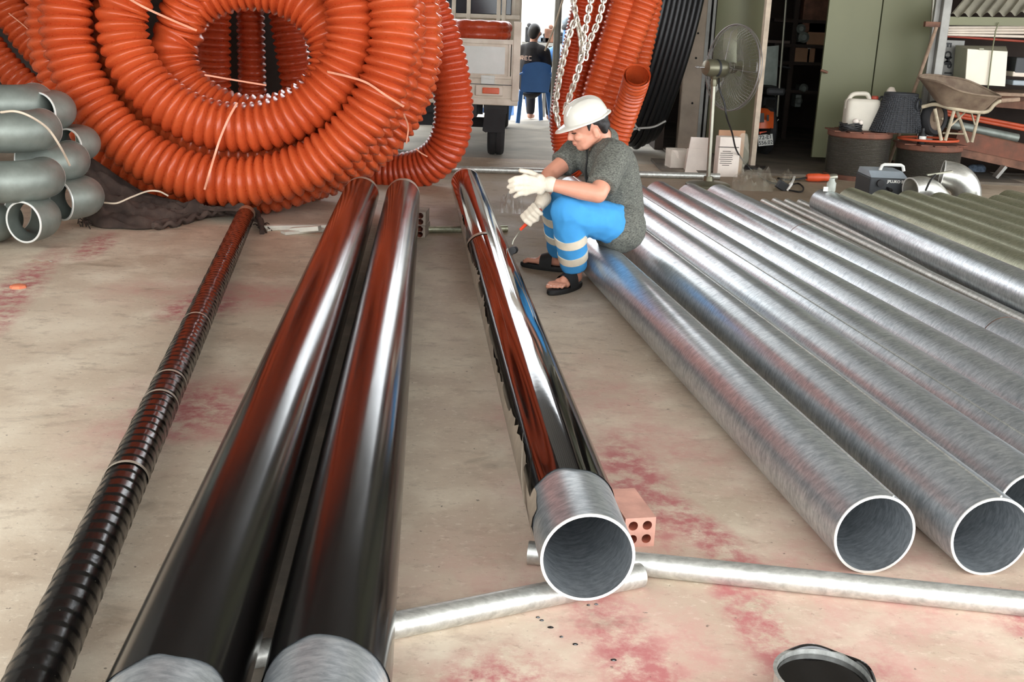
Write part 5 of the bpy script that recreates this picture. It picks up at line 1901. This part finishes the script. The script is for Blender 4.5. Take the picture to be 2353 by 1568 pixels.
text_obj('556.02', .058, Mp @ Matrix.Translation((0, -.03, 0)), 'cable_black', po, depth=.001, bold=.0006)
wq = q(1756, 345, .25)
MB().lathe([(.2, -.04), (.255, -.045), (.28, -.02), (.28, .02), (.255, .045), (.2, .04), (.2, -.04)], (wq.x, BY + .3, .282), (1, .15, 0), 36).build('rear_tyre', 'rubber', bk)
MB().lathe([(0, -.03), (.05, -.03), (.2, -.02), (.2, .02), (.05, .03), (0, .03)], (wq.x, BY + .3, .282), (1, .15, 0), 24).build('rear_rim', 'truck_dark', bk)
MB().lathe([(.2, -.04), (.255, -.045), (.28, -.02), (.28, .02), (.255, .045), (.2, .04), (.2, -.04)], (wq.x + .2, BY + 1.5, .282), (1, .15, 0), 36).build('front_tyre', 'rubber', bk)
MB().box((wq.x + .06, BY + .55, .72), (.22, .65, .09), bev=.03).box((wq.x + .1, BY + .85, .5), (.2, .5, .3), bev=.05).build('seat_and_engine', 'truck_dark', bk, smooth=False)
MB().bar(q(1759, 310, -.06), (wq.x + .03, BY + .3, .62), .1, .02).build('plate_holder', 'cable_black', bk, smooth=False)
MB().tube(spline([(wq.x - .25, BY + 1.25, .95), (wq.x + .1, BY + 1.35, 1.0), (wq.x + .45, BY + 1.3, .95)], 6), .014, 8).build('handlebar', 'truck_dark', bk)
MB().lathe([(0, 0), (.05, 0), (.05, .008), (0, .01)], (wq.x - .2, BY + 1.2, 1.1), (0, -1, 0), 16).build('mirror', 'pole_steel', bk)

# ---------------------------------------------------------------- dim store room contents
IY = 14.6
tub = MB().tube([at(1808, -20, 12.6), at(1787, 250, 12.6), at(1786, 268, 12.6)], .012, 8)
tag(tub.build('hanging_rod', 'pole_steel'), 'thin pale rod hanging in the dark doorway', 'rod')
hk = MB().tube(spline([at(1775, 262, 12.55), at(1776, 274, 12.55), at(1783, 279, 12.55), at(1789, 274, 12.55)], 6), .007, 6)
tag(hk.build('hook', 'pole_steel'), 'small pale hook in the dark doorway right of the motorbike', 'hook')
shf = thing('store_shelf', tuple(gp(1850, 350)), 'dark shelf unit deep inside the doorway', 'shelf')
for y in (48, 105, 145, 210):
    a, b_ = at(1822, y, IY), at(1900, y, IY)
    MB().box(((a.x + b_.x) / 2, IY + .2, a.z), (b_.x - a.x + .5, .5, .04)).build('board', 'dark_room', shf, smooth=False)
for x in (1822, 1905):
    a = at(x, 100, IY)
    MB().box((a.x, IY, 1.1), (.06, .06, 2.2)).build('post', 'dark_room', shf, smooth=False)
items = [((1840, 66), .1, .1, 'fitting_steel', 'small pale gear part, left on the upper store shelf'), ((1846, 86), .12, .12, 'fitting_steel', 'grey metal part below the gear on the store shelf'), ((1878, 76), .24, .3, 'brown_card', 'brown carton on the upper store shelf'),
         ((1850, 130), .26, .22, 'brown_card', 'brown carton on the middle store shelf'), ((1858, 128), .05, .24, 'machine_white', 'narrow pale tube on the middle store shelf'),
         ((1846, 203), .1, .08, 'fitting_steel', 'small grey part on the lower store shelf'), ((1835, 232), .08, .16, 'fitting_steel', 'bent grey part low in the store'), ((1882, 30), .4, .5, 'rust_steel', 'reddish board at the top of the store shelf')]
for (x, y), w_, h_, m_, lab in items:
    p = at(x, y, IY - .02)
    mb = MB().box((p.x, IY + .1, p.z), (w_, .22, h_), bev=.012)
    if 'part' in lab:
        mb.lathe([(0, 0), (w_ * .6, 0), (w_ * .6, .03), (w_ * .3, .05), (0, .05)], (p.x, IY - .01, p.z), (0, -1, 0), 12)
    tag(mb.build('stored_item', m_, smooth=False), lab, 'stored item', 'items in the dark store')
cl2 = MB().add([tuple(at(x, y, 13.4)) for x, y in ((1752, 108), (1790, 104), (1782, 236), (1752, 205))] + [tuple(at(x, y, 13.42)) for x, y in ((1752, 108), (1790, 104), (1782, 236), (1752, 205))], [(0, 1, 2, 3), (7, 6, 5, 4), (0, 4, 5, 1), (1, 5, 6, 2), (2, 6, 7, 3), (3, 7, 4, 0)])
tag(cl2.build('hanging_sheet', 'fitting_steel', smooth=False), 'dim grey sheet hanging behind the motorbike', 'sheet')
MB().box((at(1770, 95, 13.4).x, 13.3, at(1770, 95, 13.4).z), (.35, .3, .03)).build('wall_shelf', 'dark_room', smooth=False)
tag(COL.objects[-1], 'small dark wall shelf high behind the motorbike', 'shelf')

# ================================================================ the worker
simple('skin', (212, 148, 122), .5, var=.06, vscale=9)
simple('hair_dark', (30, 24, 22), .6, var=.25, vscale=60, bmp=.4, bscale=120)
simple('helmet_white', (212, 207, 196), .28, var=.02, vscale=4, coat=.3)
simple('glove_knit', (220, 206, 186), .9, var=.06, vscale=20, bmp=.5, bscale=160)
simple('work_blue', (62, 148, 208), .85, var=.1, vscale=5, bmp=.6, bscale=11)
simple('reflective_band', (214, 200, 178), .6, var=.08, vscale=14)
simple('sandal_black', (34, 33, 32), .7, var=.12, bmp=.2)
simple('brush_red', (222, 70, 40), .4, var=.08)
simple('lip', (186, 104, 92), .5, var=.04)
simple('toenail', (240, 206, 190), .4, var=.02)
m, nt, b = nodemat('heather_shirt')
n1 = noise(nt, coords(nt, (1, 1, 2.5)), 90, 4, .7)
L(nt, ramp(nt, n1, [(.35, hexc((58, 58, 54))), (.68, hexc((122, 122, 112)))]), b.inputs['Base Color'])
b.inputs['Roughness'].default_value = .95
bump(nt, b, noise(nt, coords(nt), 16, 4), .35, .012)
simple('shirt_dark', (48, 48, 46), .95, var=.1)

wk = thing('person', tuple(gp(1330, 655)), 'person in white helmet, grey polo and blue trousers sitting on a pipe, painting', 'person')


def J(x, y, Y):
    return Vector(at(x, y, Y))


hipC = J(1426, 512, 5.76)
hipL, hipR = J(1424, 518, 5.66), J(1410, 503, 5.88)
kneeL, ankL = J(1304, 486, 5.44), J(1322, 630, 5.62)
kneeR, ankR = J(1278, 468, 5.70), J(1288, 588, 6.02)
waist = J(1418, 462, 5.76)
chest = J(1402, 385, 5.74)
neckB = J(1380, 322, 5.74)
shL, shR = J(1412, 362, 5.58), J(1338, 340, 5.90)
elL, wrL = J(1374, 446, 5.36), J(1262, 424, 5.40)
elR, wrR = J(1262, 402, 5.74), J(1246, 462, 5.56)
# head frame
hF = Vector((-.90, -.20, -.36)).normalized()
hU = Vector((-.30, -.12, .94))
hU = (hU - hU.dot(hF) * hF).normalized()
hS = hU.cross(hF)                     # towards the worker's left (viewer side)
if hS.y > 0:
    hS = -hS
hC = J(1349, 291, 5.68)


def H(f, s, u):
    return hC + hF * f + hS * s + hU * u


RH = Matrix((hF, hS, hU)).transposed()

body = MB()
# head: skull, brow, cheeks, jaw, chin, nose, lips, ear
body.ball(H(-.012, 0, .02), (.098, .076, .098), 20, 14, RH)
body.ball(H(.030, 0, -.035), (.062, .060, .075), 18, 12, RH)
body.ball(H(.052, 0, -.086), (.034, .034, .026), 14, 10, RH)
body.cone(H(.045, .03, -.082), H(-.02, .056, -.045), .024, .026).cone(H(.045, -.03, -.082), H(-.02, -.056, -.045), .024, .026)
body.ball(H(.066, .034, -.028), (.026, .024, .022), 12, 8, RH).ball(H(.066, -.034, -.028), (.026, .024, .022), 12, 8, RH)
body.cone(H(.086, 0, .016), H(.107, 0, -.026), .0105, .0125, 10)
body.ball(H(.097, .010, -.033), (.010, .009, .008)).ball(H(.097, -.010, -.033), (.010, .009, .008))
body.cone(H(.080, .03, .018), H(.083, -.03, .018), .013, .013, 10)
body.ball(H(.088, 0, -.055), (.012, .022, .007), 12, 8, RH).ball(H(.085, 0, -.066), (.012, .019, .008), 12, 8, RH)
for s_ in (1, -1):
    body.ball(H(-.018, .080 * s_, -.022), (.017, .009, .027), 14, 10, RH)
    body.ball(H(-.012, .082 * s_, -.043), (.009, .007, .011), 12, 8, RH)
# neck, trunk
body.cone(H(-.035, 0, -.05), neckB, .056, .062)
body.cone(neckB, chest, .072, .115).cone(chest, waist, .115, .112).cone(waist, hipC, .112, .115)
body.cone(shL, chest, .07, .11).cone(shR, chest, .07, .11)
# arms
body.cone(shL, elL, .058, .046).cone(elL, elL + (wrL - elL) * .35, .046, .046).cone(elL + (wrL - elL) * .35, wrL, .046, .030)
body.cone(shR, elR, .056, .043).cone(elR, elR + (wrR - elR) * .35, .043, .044).cone(elR + (wrR - elR) * .35, wrR, .044, .030)
# legs
body.cone(hipL, kneeL, .088, .058).cone(kneeL, kneeL + (ankL - kneeL) * .35, .056, .056).cone(kneeL + (ankL - kneeL) * .35, ankL, .056, .036)
body.cone(hipR, kneeR, .088, .058).cone(kneeR, kneeR + (ankR - kneeR) * .35, .056, .056).cone(kneeR + (ankR - kneeR) * .35, ankR, .056, .036)


def foot(ank, heel, toe, side):
    """bare foot: heel, instep, ball and five toes; returns frame"""
    d = (toe - Vector((ank.x, ank.y, 0)))
    d.z = 0
    d.normalize()
    s_ = Vector((-d.y, d.x, 0)) * side        # towards the little toe
    h = Vector((ank.x, ank.y, 0)) - d * .045
    sole = .028
    body.cone(ank, h + d * .035 + Vector((0, 0, sole + .032)), .036, .033)
    body.cone(h + d * .03 + Vector((0, 0, sole + .03)), h + d * .16 + Vector((0, 0, sole + .024)), .031, .026)
    body.cone(ank + d * .02 - Vector((0, 0, .01)), h + d * .15 + Vector((0, 0, sole + .032)), .034, .026)
    body.cone(h + d * .165 - s_ * .022 + Vector((0, 0, sole + .02)), h + d * .16 + s_ * .026 + Vector((0, 0, sole + .016)), .023, .018)
    tips = []
    for k in range(5):
        o = -.034 + .0165 * k
        Lk = (.255, .253, .245, .235, .222)[k]
        r = (.015, .0108, .0102, .0098, .0095)[k]
        a_ = h + d * .175 + s_ * o * .9 + Vector((0, 0, sole + .017))
        m_ = h + d * (Lk - .025) + s_ * o + Vector((0, 0, sole + .019))
        t_ = h + d * (Lk - .004) + s_ * o + Vector((0, 0, sole + .009))
        body.cone(a_, m_, r, r, 8).cone(m_, t_, r, r * .85, 8)
        tips.append((t_ + Vector((0, 0, r * .8)) - d * .002, r))
    return h, d, s_, tips


fL = foot(ankL, None, Vector((ankL.x - .125, ankL.y - .175, 0)), 1)
fR = foot(ankR, None, gp(1205, 612), -1)
remesh(body, 'body', 'skin', wk, .0055, 2)

# toenails
tn = MB()
for fdat in (fL, fR):
    for t_, r in fdat[3]:
        tn.ball(t_ + Vector((0, 0, -.001)), (r * .62, r * .62, .0022), 8, 6)
tn.build('toenails', 'toenail', wk)

# face details: eyes (looking down), brows, lips
ey = MB()
for s_ in (1, -1):
    a = [H(.090 - .014 * t, (.016 + .027 * t) * s_, .000 - .004 * math.sin(PI * t)) for t in np.linspace(0, 1, 6)]
    ey.tube(a, .0026, 6)
    c_ = [H(.0945 - .013 * t, (.012 + .034 * t) * s_, .022 + .004 * math.sin(PI * t)) for t in np.linspace(0, 1, 6)]
    ey.tube(c_, .0036, 6)
ey.build('lashes_and_brows', 'hair_dark', wk)
MB().tube([H(.097 - .008 * abs(t), .019 * t, -.0605 - .001 * abs(t)) for t in np.linspace(-1, 1, 9)], .0028, 6).build('lips', 'lip', wk)

# hair below the helmet
hr = MB()
hr.ball(H(-.036, 0, .032), (.088, .080, .072), 18, 12, RH)
hr.cone(H(-.078, .03, -.015), H(-.082, -.03, -.015), .036, .036)
for s_ in (1, -1):
    hr.cone(H(.006, .072 * s_, .03), H(.012, .074 * s_, -.004), .012, .006)
    hr.cone(H(-.062, .058 * s_, .0), H(-.072, .050 * s_, -.04), .026, .018)
remesh(hr, 'hair', 'hair_dark', wk, .006, 2)

# helmet: shell with crown ridge, rain gutter and peak
hel = thing('hard_hat', tuple(H(0, 0, .03)), 'white hard hat on the seated worker\'s head', 'helmet')
hf2 = hF
G = []
nA, nB = 48, 18
for i in range(nB + 1):
    ph = PI / 2 * i / nB
    row = []
    for k in range(nA):
        a = 2 * PI * k / nA
        cf, cs_ = math.cos(a), math.sin(a)
        rf, rs_ = .118, .102
        rad = math.cos(ph) ** .72
        zz = .040 + .108 * math.sin(ph)
        f_, s_ = rf * rad * cf - .008, rs_ * rad * cs_
        ridge = .0055 * math.exp(-(s_ / .022) ** 2) * min(1, math.sin(ph) * 1.6) * (abs(f_) < .11)
        side = .003 * (1 if abs(abs(s_) - .045) < .006 else 0) * math.sin(ph)
        row.append(tuple(H(f_, s_, zz + ridge + side)))
    G.append(row)
shell = MB().grid(np.array(G), closed_v=True)
shell.build('shell', 'helmet_white', hel, angle=70)
br = []
for e_, (w_, dz) in enumerate(((0, .004), (.007, .002), (.016, -.003), (.017, -.006), (.008, -.006), (-.003, -.003))):
    row = []
    for k in range(nA):
        a = 2 * PI * k / nA
        pk = max(0, math.cos(a)) ** 2.2
        ext = w_ * (1 + 2.6 * pk)
        rf, rs_ = .118 + ext, .102 + (w_ if w_ < .01 else w_ * .75)
        row.append(tuple(H(rf * math.cos(a) - .008, rs_ * math.sin(a), .040 + dz - .010 * pk * (w_ / .017) + .004 * (math.cos(a) < -.5))))
    br.append(row)
MB().grid(np.array(br), closed_v=True).build('peak_and_gutter', 'helmet_white', hel, angle=60)
nub = MB()
for k in range(9):
    a = 1.05 - k * .06
    f_, zz = .118 * math.cos(a) ** .72 * 1.0, .108 * math.sin(a)
    for s_ in (.036, -.036):
        nub.ball(H(f_ - .012, s_, .040 + zz * .985), (.006, .004, .004), 8, 6, RH)
nub.build('vent_row', 'helmet_white', hel)

# ---- polo shirt
neckS = neckB + (chest - neckB) * .38
sh = MB()
sh.cone(hipC + Vector((-.01, 0, -.01)), waist, .138, .138).cone(waist, chest, .142, .142).cone(chest, neckS, .142, .085)
sh.tube([hipL + Vector((.03, .02, 0)), hipL, hipL + (kneeL - hipL) * .10], [.13, .134, .128], 20).tube([hipR + Vector((.03, 0, 0)), hipR, hipR + (kneeR - hipR) * .10], [.13, .132, .126], 20).ball(hipL + Vector((.01, -.0, -.01)), .13).ball(hipC + Vector((-.01, 0, -.03)), .135)
sh.cone(shL, chest, .085, .13).cone(shR, chest, .085, .13).cone(shL, neckS, .085, .08).cone(shR, neckS, .08, .08)
slv = shL + (elL - shL) * .80
sh.cone(shL, shL + (elL - shL) * .55, .086, .078)
sh.tube([shL, shL + (elL - shL) * .5, slv], [.08, .078, .074], 18)
slr = shR + (elR - shR) * .62
sh.tube([shR, shR + (elR - shR) * .4, slr], [.078, .074, .072], 18)
sh.ball(shR, .08)
remesh(sh, 'polo_shirt', 'heather_shirt', wk, .009, 4, .006, 11)
# collar and button placket
nd = (H(-.035, 0, -.05) - neckB).normalized()
cx1 = nd.orthogonal().normalized()
cx2 = nd.cross(cx1)
col_ = MB()
G = []
for h_, r_ in ((-.02, .092), (.012, .088), (.036, .078), (.03, .086), (.004, .098), (-.012, .102)):
    G.append([tuple(neckB + nd * (h_ - .012) + (cx1 * math.cos(a) + cx2 * math.sin(a)) * r_ * .9) for a in np.linspace(0, 2 * PI, 28, endpoint=False)])
col_.grid(np.array(G), closed_v=True)
col_.build('collar', 'heather_shirt', wk)
fdir = Vector((-.86, -.42, -.1)).normalized()
pl_ = [neckB + fdir * .085 + Vector((0, 0, -.01)), chest + fdir * .120 + Vector((-.02, 0, .06)), chest + fdir * .146 + Vector((0, 0, -.02)), waist + fdir * .150 + Vector((0, 0, .03))]
MB().tube(spline(pl_, 6), .010, 8, sx=.5).build('placket', 'shirt_dark', wk)

# ---- trousers with reflective bands
tr = MB()
tr.cone(hipL, hipR, .120, .120).ball(hipC + Vector((-.01, 0, -.01)), .135)
tr.cone(hipL, kneeL, .112, .086).cone(kneeL, kneeL + (ankL - kneeL) * .4, .084, .080)
hemL, hemR = kneeL + (ankL - kneeL) * .88, kneeR + (ankR - kneeR) * .86
tr.tube([kneeL, kneeL + (ankL - kneeL) * .45, hemL], [.083, .079, .070], 20)
tr.cone(hipR, kneeR, .110, .082).cone(kneeR, kneeR + (ankR - kneeR) * .4, .08, .076)
tr.tube([kneeR, kneeR + (ankR - kneeR) * .45, hemR], [.079, .075, .068], 20)
remesh(tr, 'trousers', 'work_blue', wk, .009, 4, .005, 13)
for (k_, a_, h0) in ((kneeL, ankL, ((.34, .46), (.62, .73))), (kneeR, ankR, ((.10, .24), (.46, .58)))):
    for t0, t1 in h0:
        def rr(t):
            r0, r1, r2 = (.083, .079, .070) if k_ is kneeL else (.079, .075, .068)
            te = .88 if k_ is kneeL else .86
            return (r0 + (r1 - r0) * t / .45 if t < .45 else r1 + (r2 - r1) * (t - .45) / (te - .45))
        pts = [k_ + (a_ - k_) * t for t in np.linspace(t0, t1, 5)]
        MB().tube(pts, [rr(t) + .0055 for t in np.linspace(t0, t1, 5)], 28).build('reflective_band', 'reflective_band', wk)
# soft creases at the back of the knee and over the thigh
cr_ = MB()
for (a_, b_, r_) in ((kneeL + Vector((.06, .02, -.05)), kneeL + Vector((.13, .05, -.085)), .004),):
    cr_.tube([a_, b_], r_, 6)

# ---- gloves
def glove(root, wrist, palm, spec, name='glove'):
    g = MB()
    g.cone(wrist + (wrist - palm) * .28, wrist, .041, .038)
    for a_, b_, ra, rb in spec:
        g.cone(a_, b_, ra, rb, 10)
    return remesh(g, name, 'glove_knit', root, .0055, 2)


# left: open hand, fingers to the left, resting forward
gl = []
pw = J(1252, 424, 5.40)
kn = [J(1205, 408, 5.37), J(1201, 420, 5.365), J(1202, 433, 5.37), J(1207, 443, 5.38)]
for k in kn:
    gl.append((pw, k, .032, .0165))
gl.append((kn[0], kn[3], .02, .019))
gl.append((J(1240, 412, 5.4), J(1240, 436, 5.4), .028, .028))
tipsL = [(J(1184, 410, 5.35), J(1170, 416, 5.36)), (J(1182, 423, 5.34), J(1168, 430, 5.355)), (J(1184, 435, 5.345), J(1173, 442, 5.36)), (J(1192, 446, 5.36), J(1183, 452, 5.37))]
for k, (m_, t_) in zip(kn, tipsL):
    gl += [(k, m_, .0145, .0135), (m_, t_, .0132, .0105)]
gl += [(J(1240, 410, 5.41), J(1218, 397, 5.42), .020, .016), (J(1218, 397, 5.42), J(1196, 392, 5.41), .0155, .012)]
glove(wk, wrL, pw, gl)
# right: closed around the brush handle
bh0, bh1 = J(1243, 482, 5.50), J(1196, 528, 5.545)
hd_ = (bh1 - bh0).normalized()
pr_ = J(1234, 480, 5.55)
gl = [(wrR, pr_, .034, .032), (pr_, J(1222, 486, 5.55), .03, .026)]
grip = [bh0 + (bh1 - bh0) * t for t in (.12, .30, .48, .66)]
vN = Vector((.25, -.9, .1)).normalized()       # viewer side of the handle
sd = hd_.cross(vN).normalized()
if sd.x > 0:
    sd = -sd
for k, gpt_ in enumerate(grip):
    kn_ = gpt_ + sd * .034 + Vector((0, .012, .012))
    m_ = gpt_ + sd * .022 + vN * .024
    t_ = gpt_ - sd * .012 + vN * .022
    gl += [(J(1224, 484, 5.56), kn_, .024, .0145), (kn_, m_, .0142, .0132), (m_, t_, .013, .011)]
gl += [(J(1236, 478, 5.52), bh0 + (bh1 - bh0) * .35 - sd * .02 + vN * .012, .018, .013), (bh0 + (bh1 - bh0) * .35 - sd * .02 + vN * .012, bh0 + (bh1 - bh0) * .6 - sd * .006 + vN * .02, .0128, .0105)]
glove(wk, wrR, pr_, gl)

# ---- sandals
def sandal(fd):
    h, d, s_, tips = fd
    o = thing('sandal', tuple(h), 'black strap sandal on the worker\'s ' + ('nearer' if fd is fL else 'farther') + ' foot', 'sandal', 'worker\'s sandals')
    out = []
    for t in np.linspace(0, 1, 24):
        a = 2 * PI * t
        out.append(a)
    prof = []
    for a in np.linspace(0, 2 * PI, 36, endpoint=False):
        u = .135 + .152 * math.cos(a)
        wdt = .036 + .014 * (.5 + .5 * math.cos(a))
        prof.append((u, wdt * math.sin(a) * 1.05))
    G = []
    for z, sc in ((.001, .97), (.008, 1.02), (.022, 1.02), (.027, .985)):
        G.append([tuple(h + d * (.13 + (u - .13) * sc) + s_ * (w * sc) + Vector((0, 0, z))) for u, w in prof])
    G = np.array(G)
    mb = MB().grid(G, closed_v=True)
    mb.add(G[-1], [tuple(range(36))]).add(G[0], [tuple(range(36))[::-1]])
    mb.build('sole', 'sandal_black', o, angle=35)
    S_ = []
    for t in np.linspace(0, 1, 8):
        u = .085 + .075 * t
        row = []
        for a in np.linspace(0, PI, 14):
            hh = (.088 - .026 * t)
            row.append(tuple(h + d * (u + .008 * math.cos(a)) + s_ * (.054 * math.cos(a)) + Vector((0, 0, .02 + hh * math.sin(a) ** .7))))
        S_.append(row)
    S_ = np.array(S_)
    MB().grid(S_).grid(S_[::-1] + np.array((0, 0, .004))).build('strap', 'sandal_black', o)


sandal(fL)
sandal(fR)

# ---- the brush
br_ = thing('paint_brush', tuple(bh1), 'bent wire paint brush with red handle in the worker\'s glove', 'paint brush')
MB().tube([bh0, bh0 + (bh1 - bh0) * .5, bh1], [.009, .0105, .008], 12).build('handle', 'brush_red', br_)
MB().tube(spline([bh1, J(1188, 540, 5.55), J(1180, 552, 5.545), J(1177, 562, 5.54)], 6), .0035, 8).build('wire_shank', 'pole_steel', br_)
hd2 = J(1180, 575, 5.53)
MB().lathe([(0, -.045), (.018, -.045), (.021, -.035), (.021, .035), (.018, .045), (0, .045)], hd2, (.1, .95, -.15), 18).build('roller_head', 'cable_black', br_)

# ================================================================ bits on the floor
pt = gp(1850, 1545)
can = thing('paint_can', (pt.x, pt.y - .09, 0), 'open can of glossy black bitumen at the bottom edge of the photo', 'paint can')
cr0 = .098
cy0 = pt.y - .12
zc = .07
MB().lathe([(0, .0), (cr0, 0), (cr0, zc), (cr0 + .004, zc + .004), (cr0 - .004, zc + .004), (cr0 - .004, .03), (0, .03)], (pt.x, cy0, 0), (0, 0, 1), 48).build('tin', 'galvanised_light', can, angle=40)
MB().lathe([(0, zc - .008), (cr0 - .006, zc - .008)], (pt.x, cy0, 0), (0, 0, 1), 48).build('bitumen', 'wet_bitumen', can)
rim_ = [(pt.x + (cr0 + .002) * math.cos(a), cy0 + (cr0 + .002) * math.sin(a), zc + .002 + .004 * math.sin(5 * a)) for a in np.linspace(-.4, 2.2, 30)]
MB().tube(rim_, .006, 8).build('drip_rim', 'wet_bitumen', can)
simple('chip_orange', (226, 128, 92), .8, var=.15)
c = gp(42, 661)
tag(MB().lathe([(0, 0), (.042, 0), (.036, .012), (.02, .016), (0, .015)], (c.x, c.y, 0), (0, 0, 1), 7).build('brick_chip', 'chip_orange', smooth=False), 'small orange brick chip on the floor at the left', 'chip')
c = gp(95, 603)
G = np.array([[(c.x - .06 + .12 * u, c.y + .03 * v - .015, .003 + .018 * math.sin(PI * u) * (1 - v) + .004 * math.sin(9 * u)) for u in np.linspace(0, 1, 9)] for v in np.linspace(0, 1, 5)])
tag(MB().grid(G).build('paper_scrap', 'pale_board'), 'pale curled scrap on the floor before the steel elbows', 'scrap')
# small tar spatters near the painted pipe
dr = np.random.default_rng(2)
for (x, y) in ((1236, 1420), (1245, 1427), (1265, 1443), (1290, 1465), (1322, 1482), (1410, 1518), (1370, 1390), (1352, 1392)):
    c = gp(x, y)
    r = .0025 + .0025 * dr.random()
    ob = MB().lathe([(0, .0032), (r * .7, .0026), (r, .0008), (r * .9, .0)], (c.x, c.y, 0), (0, 0, 1), 9)
    v = ob.v[0]
    v[:, 0] = c.x + (v[:, 0] - c.x) * 1.7
    o = ob.build('tar_drop', 'wet_bitumen')
    tag(o, 'tiny black tar drop on the floor in front of the painted pipe', 'tar drop', 'tar drops on the floor')
c = gp(1090, 560)
